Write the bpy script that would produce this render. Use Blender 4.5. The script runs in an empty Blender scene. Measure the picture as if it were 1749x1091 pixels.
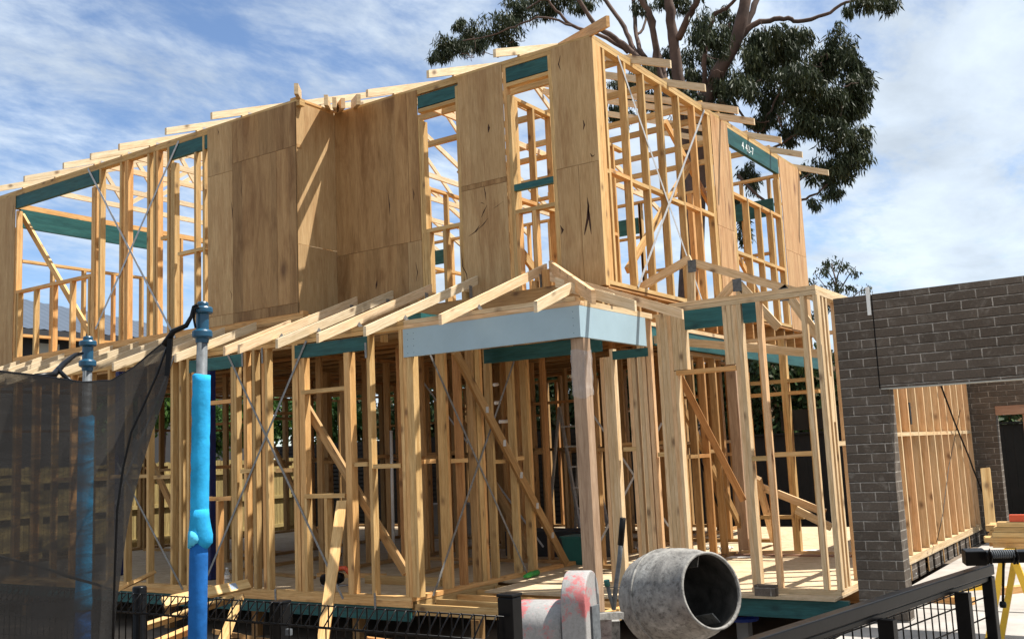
import bpy, bmesh, math, random
import numpy as np
from mathutils import Vector, Matrix
random.seed(7); rng = np.random.default_rng(11)
S = bpy.context.scene
COL = S.collection
# ------------------------------------------------------------------ camera
W, H = 1749, 1091
CX, CY = W/2, H/2
VL = np.array([-1705., 893.]); VR = np.array([2040., 725.])      # vanishing points of the two wall directions
FOC = math.sqrt(-float((VL-[CX, CY]) @ (VR-[CX, CY])))
def _cam(x, y): return np.array([x-CX, -(y-CY), -FOC])
_X = -_cam(*VL); _X /= np.linalg.norm(_X)
_Y = _cam(*VR); _Y /= np.linalg.norm(_Y)
_Z = np.cross(_X, _Y)
M = np.stack([_X, _Y, _Z])                                        # camera -> world; eye is the world origin
cd = bpy.data.cameras.new('camera'); cam = bpy.data.objects.new('camera', cd); COL.objects.link(cam)
cam.matrix_world = Matrix(M.tolist()).to_4x4()
cd.sensor_width = 36.0; cd.lens = FOC/W*36.0
cd.clip_start = 0.05; cd.clip_end = 2000
S.camera = cam
def PY(x, y, v): d = M @ _cam(x, y); return Vector((d*v/d[1]).tolist())
def PX(x, y, v): d = M @ _cam(x, y); return Vector((d*v/d[0]).tolist())
def PZ(x, y, v): d = M @ _cam(x, y); return Vector((d*v/d[2]).tolist())
def PD(x, y, v): d = M @ _cam(x, y); return Vector((d*v/FOC).tolist())    # at a given depth along the view axis
# ------------------------------------------------------------------ light
SUN = Vector((0.44, 0.27, 1.0)).normalized()
elev = math.asin(SUN.z); azim = math.atan2(SUN.x, SUN.y)
S.view_settings.view_transform = 'Standard'; S.view_settings.look = 'None'
S.view_settings.gamma = 1.0; S.view_settings.use_curve_mapping = False
S.view_settings.exposure = 0.88
S.cycles.diffuse_bounces = 8; S.cycles.max_bounces = 14; S.cycles.transparent_max_bounces = 16
w = bpy.data.worlds.new('World'); S.world = w; w.use_nodes = True
nt = w.node_tree; N = nt.nodes; L = nt.links
for n in list(N): N.remove(n)
out = N.new('ShaderNodeOutputWorld'); bg = N.new('ShaderNodeBackground'); L.new(bg.outputs[0], out.inputs[0])
bg.inputs[1].default_value = 0.10
sky = N.new('ShaderNodeTexSky'); sky.sky_type = 'NISHITA'; sky.sun_disc = False
sky.sun_elevation = elev; sky.sun_rotation = azim
sky.air_density = 0.85; sky.dust_density = 0.25; sky.ozone_density = 3.0
tc = N.new('ShaderNodeTexCoord'); sp = N.new('ShaderNodeSeparateXYZ'); L.new(tc.outputs['Generated'], sp.inputs[0])
def mth(op, a=None, b=None, c=None, clamp=False):
    n = N.new('ShaderNodeMath'); n.operation = op; n.use_clamp = clamp
    for i, v in enumerate((a, b, c)):
        if v is None: continue
        if isinstance(v, (int, float)): n.inputs[i].default_value = v
        else: L.new(v, n.inputs[i])
    return n.outputs[0]
zc = mth('MAXIMUM', sp.outputs['Z'], 0.03); zc = mth('ADD', zc, 0.12)
ux = mth('DIVIDE', sp.outputs['X'], zc); uy = mth('DIVIDE', sp.outputs['Y'], zc)
cv = N.new('ShaderNodeCombineXYZ'); L.new(ux, cv.inputs[0]); L.new(uy, cv.inputs[1])
mp = N.new('ShaderNodeMapping'); mp.inputs['Rotation'].default_value = (0, 0, math.radians(38)); mp.inputs['Scale'].default_value = (1.0, 0.62, 1)
mp.inputs['Location'].default_value = (1.7, 0.4, 0)
L.new(cv.outputs[0], mp.inputs[0])
def noise(sc, det, rough, dist, off):
    n = N.new('ShaderNodeTexNoise'); n.inputs['Scale'].default_value = sc; n.inputs['Detail'].default_value = det
    n.inputs['Roughness'].default_value = rough; n.inputs['Distortion'].default_value = dist
    m2 = N.new('ShaderNodeVectorMath'); m2.operation = 'ADD'; m2.inputs[1].default_value = (off, off*.7, 0)
    L.new(mp.outputs[0], m2.inputs[0]); L.new(m2.outputs[0], n.inputs['Vector']); return n.outputs['Fac']
n1 = noise(0.8, 3, .5, .3, 0.0); n2 = noise(3.0, 7, .6, .35, 4.0); n4 = noise(9.0, 6, .62, .2, 2.0)
cl = mth('ADD', mth('ADD', mth('MULTIPLY', n1, .34), mth('MULTIPLY', n2, .40)), mth('MULTIPLY', n4, .26))
# more high veil towards the right (east) side of the sky
veil = mth('MULTIPLY', mth('ADD', sp.outputs['X'], .90), .13)
cl = mth('ADD', cl, veil)
rp = N.new('ShaderNodeMapRange'); rp.interpolation_type = 'SMOOTHSTEP'
rp.inputs['From Min'].default_value = .425; rp.inputs['From Max'].default_value = .62
L.new(cl, rp.inputs['Value'])
cf = mth('MULTIPLY', rp.outputs[0], .90)
n3 = noise(2.6, 6, .6, .2, 9.0)
cr = N.new('ShaderNodeMapRange'); cr.inputs['From Min'].default_value = .3; cr.inputs['From Max'].default_value = .75
cr.inputs['To Min'].default_value = 4.3; cr.inputs['To Max'].default_value = 6.9; L.new(n3, cr.inputs['Value'])
cc = N.new('ShaderNodeCombineXYZ')
for i, k in enumerate((.80, .90, 1.0)): L.new(mth('MULTIPLY', cr.outputs[0], k), cc.inputs[i])
mx = N.new('ShaderNodeMix'); mx.data_type = 'RGBA'
L.new(cf, mx.inputs['Factor']); L.new(sky.outputs[0], mx.inputs['A']); L.new(cc.outputs[0], mx.inputs['B'])
L.new(mx.outputs['Result'], bg.inputs[0])
sd = bpy.data.lights.new('sun', 'SUN'); sd.energy = 5.0; sd.angle = math.radians(0.53); sd.color = (1.0, .955, .88)
so = bpy.data.objects.new('sun', sd); COL.objects.link(so)
so.rotation_euler = (-SUN).to_track_quat('-Z', 'Y').to_euler()
# ------------------------------------------------------------------ materials
def mat(name): 
    m = bpy.data.materials.new(name); m.use_nodes = True
    return m, m.node_tree.nodes, m.node_tree.links, m.node_tree.nodes['Principled BSDF']
def node(Nn, t, **k):
    n = Nn.new(t)
    for a, v in k.items():
        if a in n.inputs: n.inputs[a].default_value = v
        else: setattr(n, a, v)
    return n
def ramp(Nn, stops):
    r = Nn.new('ShaderNodeValToRGB'); e = r.color_ramp.elements
    while len(e) < len(stops): e.new(.5)
    for i, (p, c) in enumerate(stops): e[i].position = p; e[i].color = (c[0], c[1], c[2], 1)
    return r
def mixc(Nn, Ll, f, a, b, bt='MIX'):
    m = Nn.new('ShaderNodeMix'); m.data_type = 'RGBA'; m.blend_type = bt
    for s, v in (('Factor', f), ('A', a), ('B', b)):
        if hasattr(v, 'links'): Ll.new(v, m.inputs[s])
        elif isinstance(v, (int, float)): m.inputs[s].default_value = v
        else: m.inputs[s].default_value = (*v, 1)
    return m.outputs['Result']
def wood(name, light, mid, dark, red=None, stretch=(1.1, 16), knot=(.10, .045, .02), knots=True, grain=.55, rough=.65, blotch=0, stain=None, tonemul=(.80, 1.1), bands=0):
    m, Nn, Ll, B = mat(name)
    uv = node(Nn, 'ShaderNodeUVMap', uv_map='uv')
    at = node(Nn, 'ShaderNodeAttribute', attribute_name='tone', attribute_type='GEOMETRY')
    mp = node(Nn, 'ShaderNodeMapping'); mp.inputs['Scale'].default_value = (stretch[0], stretch[1], 1); Ll.new(uv.outputs[0], mp.inputs[0])
    a = node(Nn, 'ShaderNodeTexNoise', Scale=1.5, Detail=5, Roughness=.6, Distortion=.6); Ll.new(mp.outputs[0], a.inputs['Vector'])
    b = node(Nn, 'ShaderNodeTexNoise', Scale=6.0, Detail=3, Roughness=.6, Distortion=.3); Ll.new(mp.outputs[0], b.inputs['Vector'])
    r = ramp(Nn, [(.30, dark), (.5, mid), (.68, light)]); Ll.new(a.outputs['Fac'], r.inputs[0])
    r2 = ramp(Nn, [(.35, (.82, .76, .68)), (.6, (1.06, 1.05, 1.04))]); Ll.new(b.outputs['Fac'], r2.inputs[0])
    c = mixc(Nn, Ll, grain, r.outputs[0], r2.outputs[0], 'MULTIPLY')
    mf_ = node(Nn, 'ShaderNodeMapping'); mf_.inputs['Scale'].default_value = (6, 110, 1); Ll.new(uv.outputs[0], mf_.inputs[0])
    f_ = node(Nn, 'ShaderNodeTexNoise', Scale=1.0, Detail=4, Roughness=.7); Ll.new(mf_.outputs[0], f_.inputs['Vector'])
    rf_ = ramp(Nn, [(.32, (.70, .66, .60)), (.55, (1, 1, 1)), (.75, (1.12, 1.11, 1.1))]); Ll.new(f_.outputs['Fac'], rf_.inputs[0])
    c = mixc(Nn, Ll, .8, c, rf_.outputs[0], 'MULTIPLY')
    if bands:
        sb = node(Nn, 'ShaderNodeSeparateXYZ'); Ll.new(uv.outputs[0], sb.inputs[0])
        wn = node(Nn, 'ShaderNodeTexWhiteNoise', noise_dimensions='1D'); fl = node(Nn, 'ShaderNodeMath', operation='SNAP'); Ll.new(sb.outputs['Y'], fl.inputs[0]); fl.inputs[1].default_value = .27; Ll.new(fl.outputs[0], wn.inputs['W'])
        mr = node(Nn, 'ShaderNodeMapRange'); mr.inputs['To Min'].default_value = 1-bands; mr.inputs['To Max'].default_value = 1+bands*.6; Ll.new(wn.outputs['Value'], mr.inputs['Value'])
        cb = node(Nn, 'ShaderNodeCombineColor')
        for i in range(3): Ll.new(mr.outputs[0], cb.inputs[i])
        c = mixc(Nn, Ll, 1.0, c, cb.outputs[0], 'MULTIPLY')
    if red:
        r3 = ramp(Nn, [(.55, (0, 0, 0)), (.92, (1, 1, 1))]); Ll.new(at.outputs['Fac'], r3.inputs[0])
        c = mixc(Nn, Ll, r3.outputs[0], c, mixc(Nn, Ll, .8, c, red, 'MULTIPLY'))
    if knots:
        mk = node(Nn, 'ShaderNodeMapping'); mk.inputs['Scale'].default_value = (4.2, 6.5, 1) if not blotch else (1.6, 3.2, 1); Ll.new(uv.outputs[0], mk.inputs[0])
        v = node(Nn, 'ShaderNodeTexVoronoi', Scale=1.0, Randomness=1.0); Ll.new(mk.outputs[0], v.inputs['Vector'])
        sel = node(Nn, 'ShaderNodeMath', operation='GREATER_THAN'); sel.inputs[1].default_value = .62 if not blotch else .95
        sx = node(Nn, 'ShaderNodeSeparateColor'); Ll.new(v.outputs['Color'], sx.inputs[0]); Ll.new(sx.outputs[0], sel.inputs[0])
        kr = ramp(Nn, [(.10, (1, 1, 1)), (.18, (.45, .45, .45)), (.30, (0, 0, 0))]); Ll.new(v.outputs['Distance'], kr.inputs[0])
        kf = node(Nn, 'ShaderNodeMath', operation='MULTIPLY'); Ll.new(kr.outputs[0], kf.inputs[0]); Ll.new(sel.outputs[0], kf.inputs[1])
        kf2 = node(Nn, 'ShaderNodeMath', operation='MULTIPLY'); Ll.new(kf.outputs[0], kf2.inputs[0]); kf2.inputs[1].default_value = .72
        c = mixc(Nn, Ll, kf2.outputs[0], c, knot)
    if stain:
        ms = node(Nn, 'ShaderNodeMapping'); ms.inputs['Scale'].default_value = (.7, 3.0, 1); Ll.new(uv.outputs[0], ms.inputs[0])
        s = node(Nn, 'ShaderNodeTexNoise', Scale=1.4, Detail=6, Roughness=.65, Distortion=.8); Ll.new(ms.outputs[0], s.inputs['Vector'])
        sr = ramp(Nn, [(.46, (0, 0, 0)), (.68, (1, 1, 1))]); Ll.new(s.outputs['Fac'], sr.inputs[0])
        sm = node(Nn, 'ShaderNodeMath', operation='MULTIPLY'); Ll.new(sr.outputs[0], sm.inputs[0]); sm.inputs[1].default_value = stain[1]
        c = mixc(Nn, Ll, sm.outputs[0], c, stain[0], 'MULTIPLY')
    tr = node(Nn, 'ShaderNodeMapRange'); tr.inputs['To Min'].default_value = tonemul[0]; tr.inputs['To Max'].default_value = tonemul[1]; Ll.new(at.outputs['Fac'], tr.inputs['Value'])
    cx = node(Nn, 'ShaderNodeCombineColor'); 
    for i in range(3): Ll.new(tr.outputs[0], cx.inputs[i])
    c = mixc(Nn, Ll, 1.0, c, cx.outputs[0], 'MULTIPLY')
    Ll.new(c, B.inputs['Base Color']); B.inputs['Roughness'].default_value = rough
    B.inputs['Specular IOR Level'].default_value = .25
    bp = node(Nn, 'ShaderNodeBump', Strength=.12, Distance=.004); Ll.new(b.outputs['Fac'], bp.inputs['Height']); Ll.new(bp.outputs[0], B.inputs['Normal'])
    return m
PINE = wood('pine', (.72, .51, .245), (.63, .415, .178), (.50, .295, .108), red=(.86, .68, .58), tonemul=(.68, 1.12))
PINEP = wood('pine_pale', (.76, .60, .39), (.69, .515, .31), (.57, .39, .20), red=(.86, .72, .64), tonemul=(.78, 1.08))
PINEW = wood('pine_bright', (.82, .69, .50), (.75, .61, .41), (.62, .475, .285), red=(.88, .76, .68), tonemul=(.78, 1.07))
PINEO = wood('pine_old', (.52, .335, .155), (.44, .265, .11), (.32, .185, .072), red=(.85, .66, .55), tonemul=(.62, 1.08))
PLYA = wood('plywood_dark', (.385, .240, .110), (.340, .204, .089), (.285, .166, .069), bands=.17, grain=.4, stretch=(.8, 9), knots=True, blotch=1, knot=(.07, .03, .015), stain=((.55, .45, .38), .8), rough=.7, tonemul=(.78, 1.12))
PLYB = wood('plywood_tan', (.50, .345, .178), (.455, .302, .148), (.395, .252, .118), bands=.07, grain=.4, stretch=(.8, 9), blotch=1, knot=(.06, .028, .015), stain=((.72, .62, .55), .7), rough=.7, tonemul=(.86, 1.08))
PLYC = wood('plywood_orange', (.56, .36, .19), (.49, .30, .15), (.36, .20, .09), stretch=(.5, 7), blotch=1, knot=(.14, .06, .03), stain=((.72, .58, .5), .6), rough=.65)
SHEET = wood('floor_sheet', (.62, .50, .345), (.57, .45, .30), (.49, .375, .24), stretch=(3, 3), knots=False, stain=((.75, .7, .64), .6), rough=.75)
POSTM = wood('hardwood_post', (.42, .27, .19), (.34, .205, .14), (.24, .13, .085), stretch=(1.2, 14), knots=True, stain=((.7, .55, .5), .5))
POSTS = wood('pink_post', (.50, .36, .25), (.42, .29, .195), (.31, .205, .135), stretch=(1.2, 14))
def plain(name, col, rough=.6, metal=0, var=.25, sc=9, bump=.1, spec=.4, dark=None, coat=0):
    m, Nn, Ll, B = mat(name)
    t = node(Nn, 'ShaderNodeTexCoord')
    n = node(Nn, 'ShaderNodeTexNoise', Scale=sc, Detail=6, Roughness=.65); Ll.new(t.outputs['Object'], n.inputs['Vector'])
    d = dark or tuple(c*(1-var) for c in col)
    r = ramp(Nn, [(.32, d), (.68, tuple(min(1, c*(1+var*.5)) for c in col))]); Ll.new(n.outputs['Fac'], r.inputs[0])
    Ll.new(r.outputs[0], B.inputs['Base Color']); B.inputs['Roughness'].default_value = rough; B.inputs['Metallic'].default_value = metal
    B.inputs['Specular IOR Level'].default_value = spec; B.inputs['Coat Weight'].default_value = coat
    if bump:
        b = node(Nn, 'ShaderNodeBump', Strength=bump, Distance=.01); Ll.new(n.outputs['Fac'], b.inputs['Height']); Ll.new(b.outputs[0], B.inputs['Normal'])
    return m
TEAL = wood('teal_lvl', (.030, .135, .135), (.022, .105, .108), (.012, .070, .075), stretch=(1.0, 9), knots=True, knot=(.01, .04, .045), rough=.5, stain=((.6, .7, .7), .6))
GREYP = plain('grey_primer', (.31, .42, .475), .5, var=.07, sc=3, bump=.02)
STEEL = plain('galvanised_steel', (.12, .13, .138), .55, 0, var=.4, sc=30, spec=.2)
STRAPM = plain('strap_steel', (.42, .42, .42), .5, .2, var=.3, sc=40)
STRAPD = plain('strap_steel_grey_shade', (.22, .22, .215), .5, .3, var=.4, sc=40)  # grey steel; also carries the shade of the lower straps in its colour
BLACKP = plain('black_powdercoat', (.0045, .0045, .005), .30, 0, var=.4, sc=20, bump=.03, spec=.14)
CONC = plain('concrete', (.34, .315, .285), .85, var=.3, sc=2.2, bump=.15)
DIRT = plain('dirt', (.17, .13, .095), .95, var=.45, sc=1.3, bump=.6)
NAVY = plain('navy_paint', (.012, .02, .10), .45, var=.2)
CAPB = plain('dark_teal_plastic', (.006, .060, .115), .34, var=.15, sc=12, bump=.05, spec=.5)
WRAP = plain('plastic_wrap', (.62, .58, .55), .3, var=.2, sc=25, bump=.9, spec=.6)
WRAP.node_tree.nodes['Principled BSDF'].inputs['Alpha'].default_value = .28
BARK = plain('bark', (.105, .066, .050), .9, var=.55, sc=2.0, bump=.5)
ROOFM = plain('neighbour_roof', (.085, .105, .135), .45, .2, var=.1, sc=1, bump=0)
WALLD = plain('dark_wall', (.03, .03, .032), .8, var=.2, sc=1, bump=0)
RENDER = plain('pale_render', (.38, .38, .34), .8, var=.1, sc=1, bump=0)
PALING = wood('paling_timber', (.36, .285, .12), (.31, .24, .10), (.23, .17, .07), stretch=(1, 8), knots=False)
DARKF = plain('dark_fence_paint', (.012, .012, .012), .8, var=.3, sc=4)
YEL = plain('yellow_paint', (.72, .43, .03), .5, var=.15)
ORANGE = plain('orange_paint', (.62, .09, .03), .4, var=.15)
WHITE = plain('white_plastic', (.75, .75, .72), .4, var=.1)
GREENT = plain('dark_green_plastic', (.015, .10, .085), .4, var=.15)
INK = plain('blue_ink', (.18, .32, .50), .8, var=.1, bump=0)
CHALK = plain('chalk', (.75, .8, .78), .9, var=.05, bump=0)
PVC = plain('pipe_white', (.8, .79, .76), .35, var=.06)
def foam(name, c):
    m = plain(name, c, .9, var=.26, sc=16, bump=.35, spec=.15)
    return m
FOAMA = foam('foam_light_blue', (.025, .33, .62)); FOAMB = foam('foam_deep_blue', (.015, .115, .36)); FOAMC = foam('foam_torn', (.10, .52, .78))
def brick_mat(name):
    m, Nn, Ll, B = mat(name)
    uv = node(Nn, 'ShaderNodeUVMap', uv_map='uv')
    bk = node(Nn, 'ShaderNodeTexBrick'); bk.offset = .5
    for k, v in (('Scale', 1.0), ('Mortar Size', .0052), ('Mortar Smooth', .15), ('Bias', -.1), ('Brick Width', .25), ('Row Height', .086)): bk.inputs[k].default_value = v
    bk.inputs['Color1'].default_value = (.080, .065, .052, 1); bk.inputs['Color2'].default_value = (.116, .096, .078, 1); bk.inputs['Mortar'].default_value = (.34, .315, .28, 1)
    nz = node(Nn, 'ShaderNodeTexNoise', Scale=26, Detail=4, Roughness=.7); Ll.new(uv.outputs[0], nz.inputs['Vector'])
    ad = node(Nn, 'ShaderNodeVectorMath', operation='SCALE'); Ll.new(nz.outputs['Color'], ad.inputs[0]); ad.inputs['Scale'].default_value = .012
    a2 = node(Nn, 'ShaderNodeVectorMath', operation='ADD'); Ll.new(uv.outputs[0], a2.inputs[0]); Ll.new(ad.outputs[0], a2.inputs[1]); Ll.new(a2.outputs[0], bk.inputs['Vector'])
    sm = node(Nn, 'ShaderNodeTexNoise', Scale=9, Detail=8, Roughness=.72, Distortion=.5); Ll.new(uv.outputs[0], sm.inputs['Vector'])
    r = ramp(Nn, [(.53, (0, 0, 0)), (.72, (.8, .8, .8))]); Ll.new(sm.outputs['Fac'], r.inputs[0])
    mq = node(Nn, 'ShaderNodeTexNoise', Scale=5, Detail=5, Roughness=.7); Ll.new(uv.outputs[0], mq.inputs['Vector'])
    rq = ramp(Nn, [(.42, (0, 0, 0)), (.58, (.75, .75, .75))]); Ll.new(mq.outputs['Fac'], rq.inputs[0])
    mf = node(Nn, 'ShaderNodeMath', operation='MULTIPLY'); Ll.new(bk.outputs['Fac'], mf.inputs[0]); Ll.new(rq.outputs[0], mf.inputs[1])
    c0 = mixc(Nn, Ll, mf.outputs[0], bk.outputs['Color'], (.10, .085, .07))
    fine = node(Nn, 'ShaderNodeTexNoise', Scale=60, Detail=5, Roughness=.75); Ll.new(uv.outputs[0], fine.inputs['Vector'])
    rf = ramp(Nn, [(.3, (.72, .72, .72)), (.7, (1.25, 1.22, 1.2))]); Ll.new(fine.outputs['Fac'], rf.inputs[0])
    c0 = mixc(Nn, Ll, .9, c0, rf.outputs[0], 'MULTIPLY')
    c = mixc(Nn, Ll, r.outputs[0], c0, (.20, .18, .155))
    lg = node(Nn, 'ShaderNodeTexNoise', Scale=1.2, Detail=3); Ll.new(uv.outputs[0], lg.inputs['Vector'])
    r2 = ramp(Nn, [(.35, (.82, .82, .82)), (.65, (1.12, 1.1, 1.08))]); Ll.new(lg.outputs['Fac'], r2.inputs[0])
    c = mixc(Nn, Ll, .8, c, r2.outputs[0], 'MULTIPLY')
    Ll.new(c, B.inputs['Base Color']); B.inputs['Roughness'].default_value = .88; B.inputs['Specular IOR Level'].default_value = .2
    hh = node(Nn, 'ShaderNodeMath', operation='SUBTRACT'); hh.inputs[0].default_value = 1; Ll.new(bk.outputs['Fac'], hh.inputs[1])
    h2 = node(Nn, 'ShaderNodeMath', operation='MULTIPLY_ADD'); Ll.new(nz.outputs['Fac'], h2.inputs[0]); h2.inputs[1].default_value = .3; Ll.new(hh.outputs[0], h2.inputs[2])
    bp = node(Nn, 'ShaderNodeBump', Strength=.6, Distance=.008); Ll.new(h2.outputs[0], bp.inputs['Height']); Ll.new(bp.outputs[0], B.inputs['Normal'])
    return m
BRICK = brick_mat('brown_brick')
def leaf_mat(name, a, b, c, trans=.25):
    m, Nn, Ll, B = mat(name)
    at = node(Nn, 'ShaderNodeAttribute', attribute_name='tone', attribute_type='GEOMETRY')
    r = ramp(Nn, [(0, a), (.6, b), (1, c)]); Ll.new(at.outputs['Fac'], r.inputs[0])
    Ll.new(r.outputs[0], B.inputs['Base Color']); B.inputs['Roughness'].default_value = .55
    B.inputs['Specular IOR Level'].default_value = .22
    tr = node(Nn, 'ShaderNodeBsdfTranslucent'); Ll.new(r.outputs[0], tr.inputs[0])
    ms = node(Nn, 'ShaderNodeMixShader'); ms.inputs[0].default_value = trans
    o = [n for n in Nn if n.type == 'OUTPUT_MATERIAL'][0]
    Ll.new(B.outputs[0], ms.inputs[1]); Ll.new(tr.outputs[0], ms.inputs[2]); Ll.new(ms.outputs[0], o.inputs[0])
    return m
GUM = leaf_mat('gum_leaf', (.016, .024, .010), (.034, .045, .018), (.105, .115, .058), .16)
BUSH = leaf_mat('bush_leaf', (.02, .05, .012), (.045, .10, .02), (.11, .19, .03), .35)
HEDGE = leaf_mat('hedge_leaf', (.018, .035, .012), (.04, .068, .02), (.16, .085, .05), .25)
def net_mat():
    m, Nn, Ll, B = mat('safety_net')
    B.inputs['Base Color'].default_value = (.044, .041, .038, 1); B.inputs['Roughness'].default_value = .85; B.inputs['Specular IOR Level'].default_value = .15
    uv = node(Nn, 'ShaderNodeUVMap', uv_map='uv')
    mv = node(Nn, 'ShaderNodeMapping'); mv.inputs['Scale'].default_value = (.9, 5.0, 1); mv.inputs['Rotation'].default_value = (0, 0, -.12); Ll.new(uv.outputs[0], mv.inputs[0])
    n = node(Nn, 'ShaderNodeTexNoise', Scale=2.2, Detail=6, Roughness=.65, Distortion=1.0); Ll.new(mv.outputs[0], n.inputs['Vector'])
    r = ramp(Nn, [(.32, (.80, .80, .80)), (.66, (.99, .99, .99))]); Ll.new(n.outputs['Fac'], r.inputs[0])
    wv = node(Nn, 'ShaderNodeTexNoise', Scale=260, Detail=1); Ll.new(uv.outputs[0], wv.inputs['Vector'])
    mm = node(Nn, 'ShaderNodeMath', operation='MULTIPLY_ADD'); Ll.new(wv.outputs['Fac'], mm.inputs[0]); mm.inputs[1].default_value = .35; Ll.new(r.outputs[0], mm.inputs[2])
    m2 = node(Nn, 'ShaderNodeMath', operation='SUBTRACT', use_clamp=True); Ll.new(mm.outputs[0], m2.inputs[0]); m2.inputs[1].default_value = .175
    Ll.new(m2.outputs[0], B.inputs['Alpha'])
    return m
NET = net_mat()
def drum_mat():
    m, Nn, Ll, B = mat('cement_crusted_steel')
    t = node(Nn, 'ShaderNodeTexCoord')
    a = node(Nn, 'ShaderNodeTexNoise', Scale=3.6, Detail=9, Roughness=.68, Distortion=1.2); Ll.new(t.outputs['Object'], a.inputs['Vector'])
    b = node(Nn, 'ShaderNodeTexNoise', Scale=26, Detail=7, Roughness=.75); Ll.new(t.outputs['Object'], b.inputs['Vector'])
    r = ramp(Nn, [(.30, (.075, .07, .064)), (.44, (.19, .18, .165)), (.56, (.25, .24, .22)), (.72, (.40, .385, .355))]); Ll.new(a.outputs['Fac'], r.inputs[0])
    r2 = ramp(Nn, [(.38, (.30, .28, .27)), (.48, (1, 1, 1)), (.66, (1.45, 1.43, 1.40))]); Ll.new(b.outputs['Fac'], r2.inputs[0])
    c = mixc(Nn, Ll, .7, r.outputs[0], r2.outputs[0], 'MULTIPLY')
    Ll.new(c, B.inputs['Base Color']); B.inputs['Roughness'].default_value = .75; B.inputs['Metallic'].default_value = .1
    bp = node(Nn, 'ShaderNodeBump', Strength=.5, Distance=.01); Ll.new(b.outputs['Fac'], bp.inputs['Height']); Ll.new(bp.outputs[0], B.inputs['Normal'])
    return m
DRUM = drum_mat()
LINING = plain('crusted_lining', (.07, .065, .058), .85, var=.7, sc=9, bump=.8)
def worn_mat():
    m, Nn, Ll, B = mat('worn_red_on_grey')
    t = node(Nn, 'ShaderNodeTexCoord')
    a = node(Nn, 'ShaderNodeTexNoise', Scale=4.5, Detail=3, Roughness=.6, Distortion=.4); Ll.new(t.outputs['Object'], a.inputs['Vector'])
    b = node(Nn, 'ShaderNodeTexNoise', Scale=55, Detail=4, Roughness=.8); Ll.new(t.outputs['Object'], b.inputs['Vector'])
    s = node(Nn, 'ShaderNodeMath', operation='MULTIPLY_ADD'); Ll.new(b.outputs['Fac'], s.inputs[0]); s.inputs[1].default_value = .45; Ll.new(a.outputs['Fac'], s.inputs[2])
    r = ramp(Nn, [(.75, (.30, .29, .28)), (.82, (.42, .12, .12))]); Ll.new(s.outputs[0], r.inputs[0])
    g = ramp(Nn, [(.3, (.55, .54, .53)), (.6, (1.05, 1.05, 1.05))]); Ll.new(b.outputs['Fac'], g.inputs[0])
    c = mixc(Nn, Ll, .6, r.outputs[0], g.outputs[0], 'MULTIPLY')
    Ll.new(c, B.inputs['Base Color']); B.inputs['Roughness'].default_value = .7
    bp = node(Nn, 'ShaderNodeBump', Strength=.3, Distance=.006); Ll.new(b.outputs['Fac'], bp.inputs['Height']); Ll.new(bp.outputs[0], B.inputs['Normal'])
    return m
WORN = worn_mat()
def glass_mat():
    m, Nn, Ll, B = mat('clear_plastic')
    B.inputs['Base Color'].default_value = (.8, .85, .88, 1); B.inputs['Roughness'].default_value = .15
    B.inputs['Transmission Weight'].default_value = .75; B.inputs['IOR'].default_value = 1.2
    return m
CLEAR = glass_mat()
CRACKM = plain('dark_split', (.045, .018, .010), .9, var=.3, bump=0)
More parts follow.
